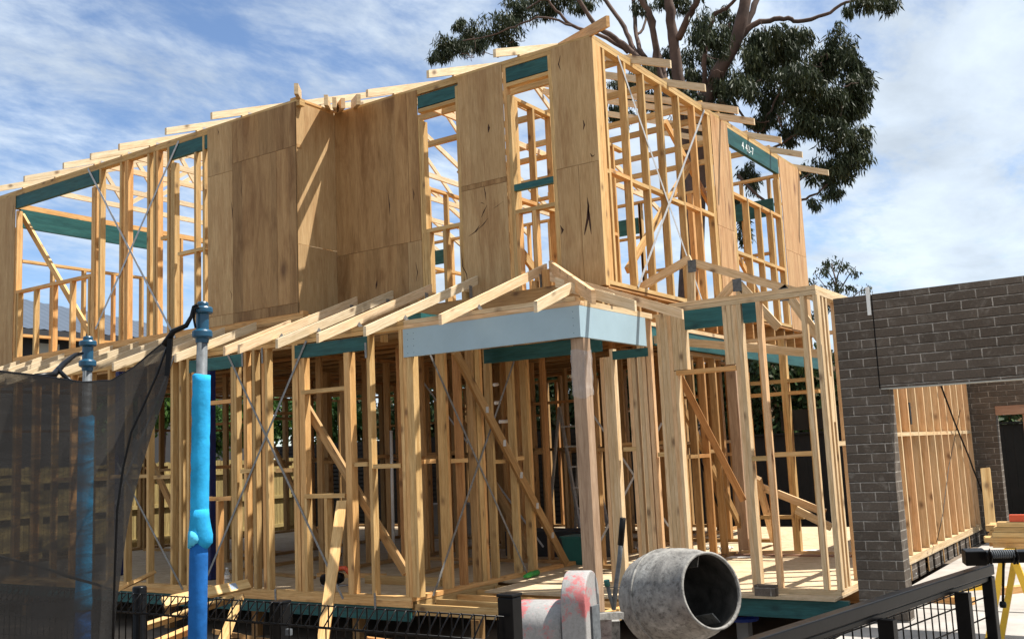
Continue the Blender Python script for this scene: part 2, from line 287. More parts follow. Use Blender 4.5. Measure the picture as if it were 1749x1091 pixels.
# ------------------------------------------------------------------ builders
class MB:
    """collects shapes into one bmesh with a metric uv map and a per-piece tone"""
    def __init__(s):
        s.bm = bmesh.new(); s.uv = s.bm.loops.layers.uv.new('uv'); s.tn = s.bm.faces.layers.float.new('tone')
    def quad(s, pts, uvs, tone, smooth=False):
        f = s.bm.faces.new([s.bm.verts.new(p) for p in pts]); f[s.tn] = tone; f.smooth = smooth
        for l, u in zip(f.loops, uvs): l[s.uv].uv = u
        return f
    def hexa(s, c, length_axis=0, tone=None, off=None):
        """c: 8 corners indexed by bits (x=1,y=2,z=4) along the box's own axes"""
        tone = random.random() if tone is None else tone
        ou, ov = off or (random.uniform(0, 60), random.uniform(0, 60))
        c = [Vector(p) for p in c]
        vs = [s.bm.verts.new(p) for p in c]
        d = [(c[1]-c[0]).length, (c[2]-c[0]).length, (c[4]-c[0]).length]
        for k, q in enumerate(((0, 4, 6, 2), (1, 3, 7, 5), (0, 1, 5, 4), (2, 6, 7, 3), (0, 2, 3, 1), (4, 5, 7, 6))):
            try: f = s.bm.faces.new([vs[i] for i in q])
            except ValueError: continue
            f[s.tn] = tone
            for l, i in zip(f.loops, q):
                b = [(i >> a) & 1 for a in range(3)]
                u = b[length_axis]*d[length_axis]
                o = [a for a in range(3) if a != length_axis]
                v = b[o[0]]*d[o[0]] + b[o[1]]*d[o[1]]
                if k//2 == length_axis: u, v = b[o[0]]*d[o[0]], b[o[1]]*d[o[1]]
                l[s.uv].uv = (u+ou, v+ov+k*.37)
    def box(s, lo, hi, axis=None, tone=None, off=None):
        lo, hi = Vector(lo), Vector(hi)
        if axis is None: axis = max(range(3), key=lambda i: hi[i]-lo[i])
        s.hexa([(hi[0] if i & 1 else lo[0], hi[1] if i & 2 else lo[1], hi[2] if i & 4 else lo[2]) for i in range(8)], axis, tone, off)
    def bar(s, p, q, w, h, side=None, tone=None, cut=None):
        """bar from p to q (centre line), w along side, h along the third axis; cut='v' keeps the ends vertical"""
        p, q = Vector(p), Vector(q); a = (q-p).normalized()
        side = Vector(side) if side else (a.cross(Vector((0, 0, 1))) if abs(a.z) < .99 else Vector((1, 0, 0)))
        side = (side - a*side.dot(a)).normalized(); up = side.cross(a)
        if up.z < 0: up = -up
        if cut == 'v' and abs(up.z) > .05: upv = Vector((0, 0, 1.0/up.z))
        else: upv = up
        c = []
        for i in range(8):
            c.append((q if i & 1 else p) + side*(w/2 if i & 2 else -w/2) + upv*(h/2 if i & 4 else -h/2))
        s.hexa(c, 0, tone)
    def tube(s, pts, r, n=8, tone=None, caps=True):
        tone = random.random() if tone is None else tone
        pts = [Vector(p) for p in pts]; rr = r if isinstance(r, (list, tuple)) else [r]*len(pts)
        rings = []; prev = None; acc = 0
        for i, p in enumerate(pts):
            a = (pts[min(i+1, len(pts)-1)]-pts[max(i-1, 0)]).normalized()
            if prev is None: x = a.orthogonal().normalized()
            else:
                x = prev - a*prev.dot(a)
                x = x.normalized() if x.length > 1e-6 else a.orthogonal().normalized()
            prev = x; y = a.cross(x)
            if i: acc += (p-pts[i-1]).length
            rings.append(([s.bm.verts.new(p + (x*math.cos(2*math.pi*k/n)+y*math.sin(2*math.pi*k/n))*rr[i]) for k in range(n)], acc))
        for (A, ua), (Bq, ub) in zip(rings, rings[1:]):
            for k in range(n):
                f = s.bm.faces.new((A[k], A[(k+1) % n], Bq[(k+1) % n], Bq[k])); f.smooth = True; f[s.tn] = tone
                for l, u in zip(f.loops, ((ua, k/n), (ua, (k+1)/n), (ub, (k+1)/n), (ub, k/n))): l[s.uv].uv = (u[0], u[1]*6.28*max(rr))
        if caps:
            for ring in (rings[0][0][::-1], rings[-1][0]):
                f = s.bm.faces.new(ring); f[s.tn] = tone
    def lathe(s, prof, o, axis, n=32, tone=.5, smooth=True):
        o = Vector(o); a = Vector(axis).normalized(); x = a.orthogonal().normalized(); y = a.cross(x)
        rings = [[s.bm.verts.new(o + a*h + (x*math.cos(2*math.pi*k/n)+y*math.sin(2*math.pi*k/n))*max(r, 1e-4)) for k in range(n)] for r, h in prof]
        for A, Bq in zip(rings, rings[1:]):
            for k in range(n):
                f = s.bm.faces.new((A[k], A[(k+1) % n], Bq[(k+1) % n], Bq[k])); f.smooth = smooth; f[s.tn] = tone
    def build(s, name, m, parent=None, recalc=True, bevel=0):
        if recalc: bmesh.ops.recalc_face_normals(s.bm, faces=s.bm.faces)
        me = bpy.data.meshes.new(name); o = bpy.data.objects.new(name, me)
        base = Vector((0, 0, 0)); q = parent
        if parent is not None:
            base = Vector(parent['base']); o.parent = parent; o['base'] = list(base)
            pb = base
        else:
            co = [v.co for v in s.bm.verts]
            base = Vector((sum(c.x for c in co)/len(co), sum(c.y for c in co)/len(co), min(c.z for c in co)))
            o.location = base; o['base'] = list(base)
        bmesh.ops.translate(s.bm, verts=s.bm.verts, vec=-base)
        s.bm.to_mesh(me); s.bm.free(); me.materials.append(m); COL.objects.link(o)
        if bevel:
            b = o.modifiers.new('bevel', 'BEVEL'); b.width = bevel; b.segments = 2; b.limit_method = 'ANGLE'
        return o
def root(name, loc, label, cat, group=None):
    o = bpy.data.objects.new(name, None); COL.objects.link(o); o.location = loc; o['base'] = list(loc)
    o.empty_display_size = .1; tag(o, label, cat, group); return o
def tag(o, label, cat, group=None):
    o['label'] = label; o['category'] = cat
    if group: o['group'] = group
    return o
def struct(o): o['kind'] = 'structure'; return o
def stuff(o): o['kind'] = 'stuff'; return o
def one(name, m, parent, fn, **k):
    b = MB(); fn(b); return b.build(name, m, parent, **k)
def copyto(src, loc, rz=0, label=None):
    c = src.copy(); COL.objects.link(c); c.location = loc; c.rotation_euler = (0, 0, rz)
    if label: c['label'] = label
    for ch in src.children:
        d = ch.copy(); COL.objects.link(d); d.parent = c
    return c
# ------------------------------------------------------------------ ground
GZ = -1.95
def plane(name, x0, x1, y0, y1, z, m):
    b = MB(); b.quad([(x0, y0, z), (x1, y0, z), (x1, y1, z), (x0, y1, z)], [(x0, y0), (x1, y0), (x1, y1), (x0, y1)], .5)
    return struct(b.build(name, m))
plane('ground', -900, 900, -300, 1200, GZ, DIRT)
one('driveway', CONC, None, lambda b: b.box((-2.62, 5.2, GZ+.01), (7, 10.2, -1.60), 0)).__setitem__('kind', 'structure')
one('garage_floor', CONC, None, lambda b: b.box((-2.74, 10.204, GZ+.01), (7, 19, -1.592), 0)).__setitem__('kind', 'structure')
# ------------------------------------------------------------------ house frame
D = -1.408                     # floor level
Y1, Y2, YA, YB = 7.98, 9.5, 8.8, 9.5
XR, XU, XG, XL = -6.69, -5.10, -2.85, -16.3
LT = 1.48                      # top of ground storey plates
UF, UT = 1.80, 4.63            # upper floor, top of upper plates
PW, PDp = .045, .09            # stud thickness and depth
house = root('house_frame', (-9.5, 12.5, GZ), 'two storey timber house frame of bare studs, plywood bracing and open rafters', 'house frame')
def part(name, m, fn, parent=None, **k): return one(name, m, parent or house, fn, **k)
def wall(name, *boxes, m=PINE):
    w_ = None
    for lo, hi, ax_ in boxes:
        o = one(name if w_ is None else 'wall_plate', m, w_ or house, lambda b: b.box(lo, hi, ax_))
        w_ = w_ or o
    return w_
def studsX(par, Y, items, z0, z1, name='stud', m=PINE):
    """studs of a wall that runs along X: items = (left px, y px, plies[, z0, z1])"""
    for it in items:
        px, py, n = it[:3]; a, c = (it[3], it[4]) if len(it) > 4 else (z0, z1)
        x = PY(px, py, Y).x
        for k in range(n):
            one(name, m, par, lambda b: b.box((x+k*PW+.0012, Y+random.uniform(0, .007), a), (x+(k+1)*PW-.0012, Y+PDp+random.uniform(-.003, .003), c), 2))
def studsY(par, X, items, z0, z1, name='stud', m=PINE):
    """studs of a wall that runs along Y (outer face at X): items = (right-edge px, y px, plies[, z0, z1]); grows towards the viewer"""
    for it in items:
        px, py, n = it[:3]; a, c = (it[3], it[4]) if len(it) > 4 else (z0, z1)
        y = PX(px, py, X).y
        for k in range(n):
            one(name, m, par, lambda b: b.box((X-PDp+random.uniform(-.003, .003), y-(k+1)*PW+.0007, a), (X-random.uniform(0, .004), y-k*PW-.0007, c), 2))
def zy(px, py, Y): return PY(px, py, Y).z
def zx(px, py, X): return PX(px, py, X).z
def nogX(par, Y, pxa, pxb, z, py, name='nogging', h=.045, dep=PDp, m=PINE):
    xa, xb = PY(pxa, py, Y).x, PY(pxb, py, Y).x
    return one(name, m, par, lambda b: b.box((xa, Y+.003, z-h), (xb, Y+dep-.003, z), 0))
def nogY(par, X, ya, yb, z, name='nogging', h=.045, m=PINE):
    return one(name, m, par, lambda b: b.box((X-PDp+.003, ya, z-h), (X-.003, yb, z), 1))
def strap(par, p, q, w=.028, nrm=(0, -1, 0), name='strap_brace'):
    p, q = Vector(p), Vector(q); n = Vector(nrm)
    return one(name, STRAPM if min(p.z, q.z) > 1.5 else STRAPD, par, lambda b: b.bar(p, q, .003, w, side=n))  # lower straps take the darker steel, their shade put into the colour
# floor sheets, bearers, joists
part('floor_sheet', SHEET, lambda b: b.box((XL, Y1+.01, D-.022), (XR-.1, 17, D), 0))
part('floor_sheet', SHEET, lambda b: b.box((XR-.098, 9.62, D-.022), (XU+.2, 17, D), 0))
part('floor_sheet', SHEET, lambda b: b.box((XU+.202, 9.28, D-.022), (XG+.004, 17, D), 0))
part('bearer', TEAL, lambda b: b.box((XL, Y1+.02, D-.20), (XR-.05, Y1+.065, D-.026), 0))
part('bearer', TEAL, lambda b: b.box((-4.35, 9.36, D-.20), (XG+.1, 9.405, D-.026), 0))
for i, yy in enumerate((8.02, 8.36, 8.72, 9.08, 9.42)):
    part('porch_joist', PINE, lambda b: b.box((XR+.01, yy, D-.13), (-4.62+.07, yy+.045, D-.028), 0))
part('porch_bearer', PINE, lambda b: b.box((-4.62-.02, 7.98, D-.12), (-4.575, 9.6, D-.03), 1))
part('porch_board', SHEET, lambda b: b.box((-6.45, 8.9, D-.026), (-4.66, 9.6, D-.006), 0))
for x in np.arange(-15.8, -3, 1.6):
    for yy in (8.3, 10.5):
        if x > -4.9 and yy < 9: continue
        part('stump', PINEO, lambda b: b.box((x, yy, GZ), (x+.1, yy+.1, D-.2), 2))
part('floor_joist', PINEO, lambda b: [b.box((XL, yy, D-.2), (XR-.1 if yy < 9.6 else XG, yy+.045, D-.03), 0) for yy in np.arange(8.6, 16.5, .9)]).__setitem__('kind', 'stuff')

# ---- ground storey, front-left wall (plane Y1)
w1 = wall('front_wall', ((XL, Y1, D), (XR, Y1+PDp, D+.045), 0), ((XL, Y1-.003, D-.06), (XR, Y1+.02, D-.0), 0), ((XL, Y1, 1.345), (-11.2, Y1+PDp, 1.39), 0), ((-11.198, Y1+.002, 1.345), (XR, Y1+PDp, 1.389), 0), ((XL, Y1+.001, 1.392), (-8.4, Y1+PDp, 1.436), 0), ((-8.398, Y1, 1.392), (XR+.0, Y1+PDp, 1.436), 0))
z0, z1 = D+.046, 1.344
studsX(w1, Y1, [(212, 850, 1), (250.5, 699, 1), (290.5, 699, 1), (305.5, 699, 1), (318.5, 699, 1, z0, z1), (327, 699, 1, z0, 1.175),
    (394, 699, 2, z0, 1.185), (414.6, 660, 1), (430, 660, 1), (447, 699, 2), (499.5, 699, 2), (510.5, 699, 2, z0, 1.18),
    (588, 699, 2, z0, 1.18), (627, 699, 1), (683, 660, 4)], z0, z1)
studsX(w1, Y1, [(368, 900, 1, z0, zy(375, 849, Y1)-.045), (519, 900, 1, z0, -.37), (553.5, 900, 1, z0, -.37)], z0, z1, 'jack_stud')
for px in (182, 150, 118, 86, 52, 20, -15):
    studsX(w1, Y1, [(px, 800, 1 if px % 4 else 2)], z0, z1)
nogX(w1, Y1, 334, 394, zy(375, 848, Y1), 848, 'window_sill')
nogX(w1, Y1, 334, 394, zy(375, 683, Y1), 690, 'window_head')
nogX(w1, Y1, 519, 588, -.322, 843, 'window_sill'); nogX(w1, Y1, 514, 588, .82, 665, 'window_head')
for a, c, z in ((220, 250, -.03), (262, 290, -.05), (410, 430, -.02), (470, 499, -.03), (605, 627, .0), (637, 684, -.03), (90, 118, -.03), (125, 150, 0), (155, 182, -.04), (188, 212, -.02)):
    nogX(w1, Y1, a, c, z, 800)
nogX(w1, Y1, 319, 413.5, 1.322, 630, 'lintel', .15, .06, TEAL); nogX(w1, Y1, 502, 626.5, 1.33, 590, 'lintel', .148, .06, TEAL)
YS = Y1-.004
strap(w1, PY(388, 604, YS), PY(586, 1022, YS)); strap(w1, PY(523, 582, YS-.004), PY(352, 988, YS-.004))
strap(w1, PY(302, 597, YS), PY(197, 860, YS)); strap(w1, PY(200, 790, YS-.003), PY(312, 1006, YS-.003))
for px, py in ((413, 600), (447, 594), (624, 585), (640, 1012), (470, 1005), (372, 1000)):
    strap(w1, PY(px, py, YS-.002), PY(px+1, py+26, YS-.002), name='tie_strap')
one('timber_brace', PINEO, w1, lambda b: b.bar(PY(517, 684, Y1+.16), PY(694, 978, Y1+.16), .045, .09, side=(0, 1, 0)))
one('timber_brace', PINEO, w1, lambda b: b.bar(PY(236, 742, Y1+.16), PY(296, 868, Y1+.16), .045, .07, side=(0, 1, 0)))

# ---- return wall along Y at XR (left side of the porch)
w2 = wall('return_wall', ((XR-PDp, Y1+PDp, D), (XR, 11.3, D+.045), 1), ((XR-PDp, Y1+PDp, 1.345), (XR, 11.3, 1.389), 1), ((XR-PDp-.001, Y1+PDp, 1.392), (XR-.001, 11.3, 1.436), 1), ((XR-PDp, Y1+PDp, D-.15), (XR-.004, 9.5, D-.002), 1))
studsY(w2, XR, [(766, 700, 2), (826, 700, 3), (843, 700, 1), (881, 700, 1), (907, 700, 2)], z0, z1)
studsY(w2, XR, [(790, 700, 1), (812, 700, 1)], z0, z1, m=PINEO)
for a, c in ((725, 745), (771, 800), (846, 864), (884, 896)):
    nogY(w2, XR, PX(a, 790, XR).y, PX(c, 785, XR).y, -.02+random.uniform(-.03, .03))
strap(w2, PX(735, 606, XR+.004), PX(900, 977, XR+.004), nrm=(1, 0, 0)); strap(w2, PX(878, 617, XR+.007), PX(740, 1017, XR+.007), nrm=(1, 0, 0))
prop = one('timber_prop', PINEO, w2, lambda b: b.bar(PX(777, 600, -6.55), PZ(967, 962, D+.04), .045, .09, side=(1, -.25, 0), tone=.3))
for i in range(5):
    t = .25+.15*i; p = PX(777, 600, -6.55).lerp(PZ(967, 962, D+.04), t)
    one('nail_plate', STRAPM, w2, lambda b: b.bar(p+Vector((.026, -.01, -.03)), p+Vector((.028, -.01, .04)), .004, .04, side=(1, -.25, 0)))
# ---- entry wall and right room (plane Y2)
w3 = wall('entry_wall', ((PY(1284, 1000, Y2).x, Y2, D), (XG, Y2+PDp, D+.045), 0), ((XU-.2, Y2, D), (PY(1180, 1000, Y2).x, Y2+PDp, D+.045), 0), ((PY(1150, 520, Y2).x, Y2, 1.392), (XG, Y2+PDp, 1.436), 0), ((PY(1142, 520, Y2).x, Y2+.001, 1.439), (-2.93, Y2+PDp, 1.483), 0), ((XR+.0, Y2+.002, 1.36), (PY(1150, 520, Y2).x-.001, Y2+PDp, 1.39), 0), m=PINEP)
z2 = 1.391
studsX(w3, Y2, [(1028, 690, 3, z0, 1.0), (1045, 690, 1, z0, 1.08), (1075, 690, 2, z0, 1.0), (1093, 690, 2), (1108, 690, 1, z0, 1.36),
    (1128.5, 690, 2), (1141, 690, 2, z0, z2), (1153, 690, 1, z0, .78), (1262, 690, 2), (1303, 690, 1), (1376, 640, 1), (1403, 690, 1)], z0, z2, m=PINEP)
studsX(w3, Y2, [(1142, 560, 4, .79, z2), (1235, 560, 3, .80, z2)], z0, z2, 'jack_stud', m=PINEP)
nogX(w3, Y2, 1153, 1256, .785, 616, 'window_head'); 
nogX(w3, Y2, 1282, 1311, -.115, 758); nogX(w3, Y2, 1320, 1393, -.085, 750); nogX(w3, Y2, 1064, 1086, zy(1075, 763, Y2), 763); nogX(w3, Y2, 1123, 1139, zy(1130, 772, Y2), 772)
nogX(w3, Y2, 1166, 1234, zy(1200, 526, Y2), 545, 'lintel', .20, .06, TEAL); nogX(w3, Y2, 1268, 1294, zy(1280, 516, Y2), 535, 'lintel', .20, .06, TEAL)
nogX(w3, Y2, 1045, 1106, 1.055, 596, 'lintel', .09, .06, TEAL)
nogX(w3, Y2, 826, 1026, 1.235, 610, 'porch_beam', .165, .06, TEAL)
# right-hand wall of the room, running back beside the brickwork
w4 = wall('side_wall', ((XG-PDp, Y2+PDp, D), (XG, 11.66, D+.045), 1), ((XG-PDp, Y2+PDp, 1.392), (XG, 11.66, 1.436), 1), ((XG-PDp+.002, Y2+.0, 1.439), (XG-.002, 11.66, 1.483), 1), m=PINEP)
for yy in (9.69, 9.80, 10.25, 10.7, 11.15, 11.6): one('stud', PINEP, w4, lambda b: b.box((XG-PDp, yy, z0), (XG-.002, yy+PW, z2), 2))
one('nogging', PINEP, w4, lambda b: b.box((XG-PDp, 9.74, .18), (XG-.004, 9.8, .62), 2))
one('nogging', PINEP, w4, lambda b: b.box((XG-PDp, 9.85, -.05), (XG-.004, 11.6, -.005), 1))
# ---- porch beam in grey primer, its post, porch plates
pcx = -4.573
pb = part('primed_beam', GREYP, lambda b: (b.box((XR-.0, Y1-.012, 1.05), (pcx, Y1+.03, 1.342), 0)))
part('primed_beam', GREYP, lambda b: (b.box((pcx-.042, Y1+.0305, 1.05), (pcx, 9.32, 1.342), 1)))
part('porch_plate', PINEP, lambda b: (b.box((XR+.002, Y1, 1.345), (pcx-.002, Y1+PDp, 1.389), 0), b.box((XR+.002, Y1+.002, 1.392), (pcx-.05, Y1+PDp, 1.436), 0), b.box((pcx-PDp, Y1+.094, 1.345), (pcx, 9.49, 1.40), 1)))
part('porch_post', POSTS, lambda b: b.box((pcx-.137, Y1+.036, D-.03), (pcx-.002, Y1+.165, 1.048), 2, tone=.25), bevel=.004)
def wrapfn(b):
    zs_ = [.50, .56, .63, .70, .78, .86, .93]
    rings = []
    for k, z in enumerate(zs_):
        e = .004+.004*(k % 2)
        rings.append([b.bm.verts.new((x+random.uniform(-.002, .002), y+random.uniform(-.002, .002), z+random.uniform(-.02, .02))) for x, y in ((pcx-.137-e, Y1+.036-e), (pcx-.07, Y1+.034-e-.003), (pcx-.002+e, Y1+.036-e), (pcx+e+.002, Y1+.10), (pcx-.002+e, Y1+.165+e), (pcx-.137-e, Y1+.165+e))])
    for A, C in zip(rings, rings[1:]):
        for k in range(6): b.bm.faces.new((A[k], A[(k+1) % 6], C[(k+1) % 6], C[k]))
part('plastic_wrap', WRAP, wrapfn)
# small dots of nails in the beam
one('nail_heads', BLACKP, pb, lambda b: [b.lathe([(.0035, 0), (.0035, .002), (0, .002)], (x, Y1-.012, z), (0, -1, 0), 8) for x in (XR+.06, XR+.14, pcx-.07) for z in (1.09, 1.16, 1.23, 1.29)])['kind'] = 'stuff'
# ---- lower roof rafters (pitch .385)
PIT = .385
def rafterY(x, y0, y1, zt, name='rafter', m=PINEW, h=.095, pit=PIT, tone=None):
    """rafter along Y, zt = z of its underside at the tail y0"""
    part(name, m, lambda b: b.bar((x, y0, zt+h/2), (x, y1, zt+h/2+(y1-y0)*pit), .038, h, side=(1, 0, 0), cut='v', tone=tone))
def rafterX(y, x0, x1, zt, name='rafter', m=PINEW, h=.095, pit=PIT, tone=None):
    part(name, m, lambda b: b.bar((x0, y, zt+h/2), (x1, y, zt+h/2+(x0-x1)*pit), .038, h, side=(0, 1, 0), cut='v', tone=tone))
for x in (-8.90, -8.66, -8.06, -7.45):
    rafterY(x, 7.5, (8.5 if x == -8.9 else 9.42), 1.25)
rafterY(-6.794, 7.5, 9.46, 1.25); rafterY(-5.831, 7.5, 9.46, 1.26)
for x in (-9.75, -10.35, -10.95, -11.55, -12.15, -12.75, -13.35, -13.95, -14.55, -15.15, -15.75): rafterY(x, 7.5, 8.72, 1.25)
rafterY(-4.751, 7.5, 8.12, 1.254)
part('hip_rafter', PINEP, lambda b: b.bar((-4.2, 7.58, 1.33), (-5.7, 9.35, 2.05), .038, .12, cut='v'))
rafterX(8.18, -4.1, -4.78, 1.25); rafterX(9.21, -4.1, -5.62, 1.27)
rafterX(8.62, -4.55, -5.2, 1.42)
part('king_post', PINE, lambda b: (b.box((-5.80, 9.32, 1.44), (-5.71, 9.36, 2.02), 2), b.box((-5.62, 9.36, 1.44), (-5.58, 9.40, 2.0), 2)))
part('ceiling_plate', PINE, lambda b: (b.box((XR, 9.30, 1.44), (XU+.05, 9.345, 1.58), 0), b.box((XR+.2, 8.7, 1.45), (XU+.2, 8.745, 1.54), 0)))
for x in (-8.06, -7.45, -6.794, -5.831, -8.66): 
    part('rafter_strut', PINE, lambda b: b.box((x-.065, 9.25, 1.44), (x-.02, 9.335, 1.90), 2))
    part('rafter_bracket', STRAPD, lambda b: b.bar((x+.0215, 8.10, 1.50), (x+.0215, 8.17, 1.44), .003, .05, side=(1, 0, 0)))
    part('truss_plate', STRAPD, lambda b: b.box((x+.0195, 9.28, 1.80), (x+.0215, 9.34, 1.97), 2))
# rim and stacked plates under the upper wall
part('rim_joist', PINEO, lambda b: (b.box((XL, YA+.01, 1.44), (-8.96, YA+.055, 1.755), 0), b.box((XL, YA+.0, 1.757), (-8.96, YA+.09, 1.80), 0)))
part('rim_joist', PINEO, lambda b: (b.box((-8.955, YB+.01, 1.44), (XU, YB+.055, 1.755), 0)))
part('joist_end', TEAL, lambda b: [b.box((x, 8.35, 1.45), (x+.2, 8.75, 1.56), 0) for x in (-8.95, -6.95)])
# floor joists and upper floor
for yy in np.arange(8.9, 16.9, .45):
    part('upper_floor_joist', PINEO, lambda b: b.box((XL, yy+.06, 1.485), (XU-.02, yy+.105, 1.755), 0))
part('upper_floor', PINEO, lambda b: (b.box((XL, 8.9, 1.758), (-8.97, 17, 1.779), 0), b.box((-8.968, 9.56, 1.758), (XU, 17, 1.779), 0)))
part('ceiling_batten', PINEO, lambda b: [b.box((XL, yy, 1.44), (XU-.1, yy+.07, 1.475), 0) for yy in np.arange(9.8, 16.5, .45)]).__setitem__('kind', 'stuff')
# teal beam and plate carrying the upper side wall
part('side_beam', TEAL, lambda b: b.box((XU-.01, Y2+.1, 1.19), (XU+.05, 17, 1.40), 1))
part('side_plate', PINEP, lambda b: b.box((XU-.09, Y2+.1, 1.403), (XU+.06, 17, 1.448), 1))

# ---- gable truss over the right room
TY = 10.5
t1 = part('gable_truss', PINEP, lambda b: b.bar(PY(1060, 575, TY), PY(1410, 605, TY), .038, .09, side=(0, 1, 0)))
def chord(p, q, h=.09, w=.038): one('truss_member', PINEP, t1, lambda b: b.bar(p, q, w, h, side=(0, 1, 0)))
ap = PY(1181, 440, TY)
def tp(px, py): return PY(px, py, TY)
chord(tp(1060, 511), tp(1180, 441)); chord(tp(1186, 449), tp(1420, 515))
chord(tp(1185, 560), tp(1256, 482)); chord(tp(1262, 485), tp(1330, 560)); chord(tp(1336, 490), tp(1405, 585)); chord(tp(1180, 452), tp(1182, 560))
chord(tp(1262, 482), tp(1268, 590), .07)
for px, py in ((1183, 452), (1260, 484), (1340, 500)):
    one('nail_plate', STEEL, t1, lambda b: (lambda p: b.box((p.x-.05, TY-.024, p.z-.09), (p.x+.05, TY-.0195, p.z+.05), 2))(tp(px, py)))

# ---- back wall of the right room
w5 = wall('back_wall', ((XU, 12.8, D), (XG-.11, 12.89, D+.045), 0), ((XU, 12.8, 1.345), (XG-.11, 12.89, 1.389), 0), m=PINEP)
for px in (1388, 1345, 1310): studsX(w5, 12.8, [(px, 800, 1 if px != 1345 else 2)], z0, z1)
nogX(w5, 12.8, 1281, 1380, zy(1320, 649, 12.8), 650); nogX(w5, 12.8, 1281, 1400, zy(1320, 670, 12.8), 690, 'nogging'); nogX(w5, 12.8, 1281, 1372, zy(1330, 880, 12.8), 880)
one('back_header', DARKF, w5, lambda b: b.box((PY(1330, 700, 12.86).x, 12.90, zy(1350, 735, 12.9)), (XG, 12.96, zy(1350, 700, 12.9)), 0))

# ---- interior studwork of the ground storey (seen as a dense grove)
def wall_gen(b, axis, c, a0, a1, zb, zt, sp=.45, dbl=.25, openings=()):
    """a generic stud wall: axis 'x' runs along X at Y=c, axis 'y' runs along Y at X=c"""
    def bx(s0, s1, za, zc, ax):
        if axis == 'x': b.box((s0, c, za), (s1, c+PDp, zc), ax if ax == 2 else 0)
        else: b.box((c-PDp, s0, za), (c, s1, zc), ax if ax == 2 else 1)
    bx(a0, a1, zb, zb+.045, 0); bx(a0, a1, zt-.045, zt, 0)
    s = a0
    while s < a1-.05:
        skip = any(o0 < s < o1 for o0, o1 in openings)
        if not skip:
            n = 2 if random.random() < dbl else 1
            bx(s, s+PW*n, zb+.046, zt-.046, 2)
            z = (zb+zt)/2+random.choice((-.02, .03))
            if s+sp < a1: bx(s+PW*n, min(s+sp, a1), z, z+.045, 0)
        s += sp
    for o0, o1 in openings:
        bx(o0, o1, zt-.7, zt-.66, 0); bx(o0-.06, o0-.01, zb+.046, zt-.046, 2); bx(o1+.01, o1+.06, zb+.046, zt-.046, 2)
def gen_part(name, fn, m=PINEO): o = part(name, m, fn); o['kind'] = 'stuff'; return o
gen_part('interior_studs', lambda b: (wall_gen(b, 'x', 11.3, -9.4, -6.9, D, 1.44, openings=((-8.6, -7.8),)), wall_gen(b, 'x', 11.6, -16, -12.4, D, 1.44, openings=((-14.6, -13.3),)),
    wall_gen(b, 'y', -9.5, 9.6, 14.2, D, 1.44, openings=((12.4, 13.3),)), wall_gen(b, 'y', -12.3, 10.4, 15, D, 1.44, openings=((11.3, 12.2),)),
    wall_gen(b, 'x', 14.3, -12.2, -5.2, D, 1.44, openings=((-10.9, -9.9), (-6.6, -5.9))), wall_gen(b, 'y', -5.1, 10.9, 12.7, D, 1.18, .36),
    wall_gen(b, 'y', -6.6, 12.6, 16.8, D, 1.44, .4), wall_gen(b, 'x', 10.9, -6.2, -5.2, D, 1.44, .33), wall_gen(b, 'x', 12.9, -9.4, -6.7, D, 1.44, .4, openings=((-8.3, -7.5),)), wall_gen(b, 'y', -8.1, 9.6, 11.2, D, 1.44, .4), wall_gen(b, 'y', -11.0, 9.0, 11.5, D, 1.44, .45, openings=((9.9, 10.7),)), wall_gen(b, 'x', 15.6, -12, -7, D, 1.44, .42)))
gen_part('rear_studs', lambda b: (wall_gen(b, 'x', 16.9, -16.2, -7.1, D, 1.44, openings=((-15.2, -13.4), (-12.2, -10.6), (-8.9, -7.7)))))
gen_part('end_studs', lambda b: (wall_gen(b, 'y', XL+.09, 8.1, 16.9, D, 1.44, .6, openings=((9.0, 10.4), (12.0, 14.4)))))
gen_part('interior_diagonals', lambda b: [b.bar(p, q, .045, .08) for p, q in ((PY(1160, 640, 11.4), PY(1270, 855, 11.6)), ((-8.8, 11.2, 1.2), (-7.2, 11.0, D+.1)), ((-5.3, 11.2, 1.0), (-5.1, 13.1, D+.1)), ((-11.5, 10.2, .9), (-10.2, 10.4, D+.1)))])
part('interior_strap', STRAPM, lambda b: [b.bar(p, q, .003, .025, side=(0, 1, 0)) for p, q in (((-6.3, 10.88, .7), (-5.2, 10.88, -.9)), ((-5.2, 10.87, .3), (-6.2, 10.87, -1.2)), ((-9.2, 11.28, 1.2), (-7.2, 11.28, -1.2)))])

# ---- upper storey: front-left wall (plane YA)
u0, u1 = UF+.092, 4.54
w6 = wall('upper_front_wall', ((XL, YA, UF), (-8.98, YA+PDp, UF+.045), 0), ((XL, YA, UT-.09), (-8.98, YA+PDp, UT-.046), 0), ((XL-.02, YA-.001, UT-.044), (-8.98, YA+PDp, UT), 0), ((XL, YA+.001, UF+.046), (-8.98, YA+PDp, UF+.09), 0))
studsX(w6, YA, [(26, 430, 1, u0, 4.29), (155.5, 430, 2, u0, 4.29), (168, 430, 1), (203, 430, 1), (211, 430, 1), (215, 430, 1), (250, 430, 1), (261, 430, 1), (266, 430, 1),
    (285, 430, 1), (291, 430, 2, u0, 4.29), (346, 450, 1), (331, 430, 1, u0, 4.5)], u0, u1)
zs = zy(90, 482, YA)
studsX(w6, YA, [(28, 520, 1, u0, zs-.045), (56, 540, 1, u0, zs-.045), (87, 540, 1, u0, zs-.045), (118, 540, 1, u0, zs-.045), (149, 540, 1, u0, zs-.045)], u0, u1, 'jack_stud')
nogX(w6, YA, 25, 156, zs, 482, 'window_sill'); nogX(w6, YA, 303, 352, zy(330, 425, YA), 425, 'window_sill'); nogX(w6, YA, 274, 287, zy(277, 404, YA), 404)
nogX(w6, YA, 25, 168, zy(96, 311, YA), 320, 'lintel', .22, .06, TEAL); nogX(w6, YA, 285, 356, zy(320, 241, YA), 250, 'lintel', .19, .06, TEAL)
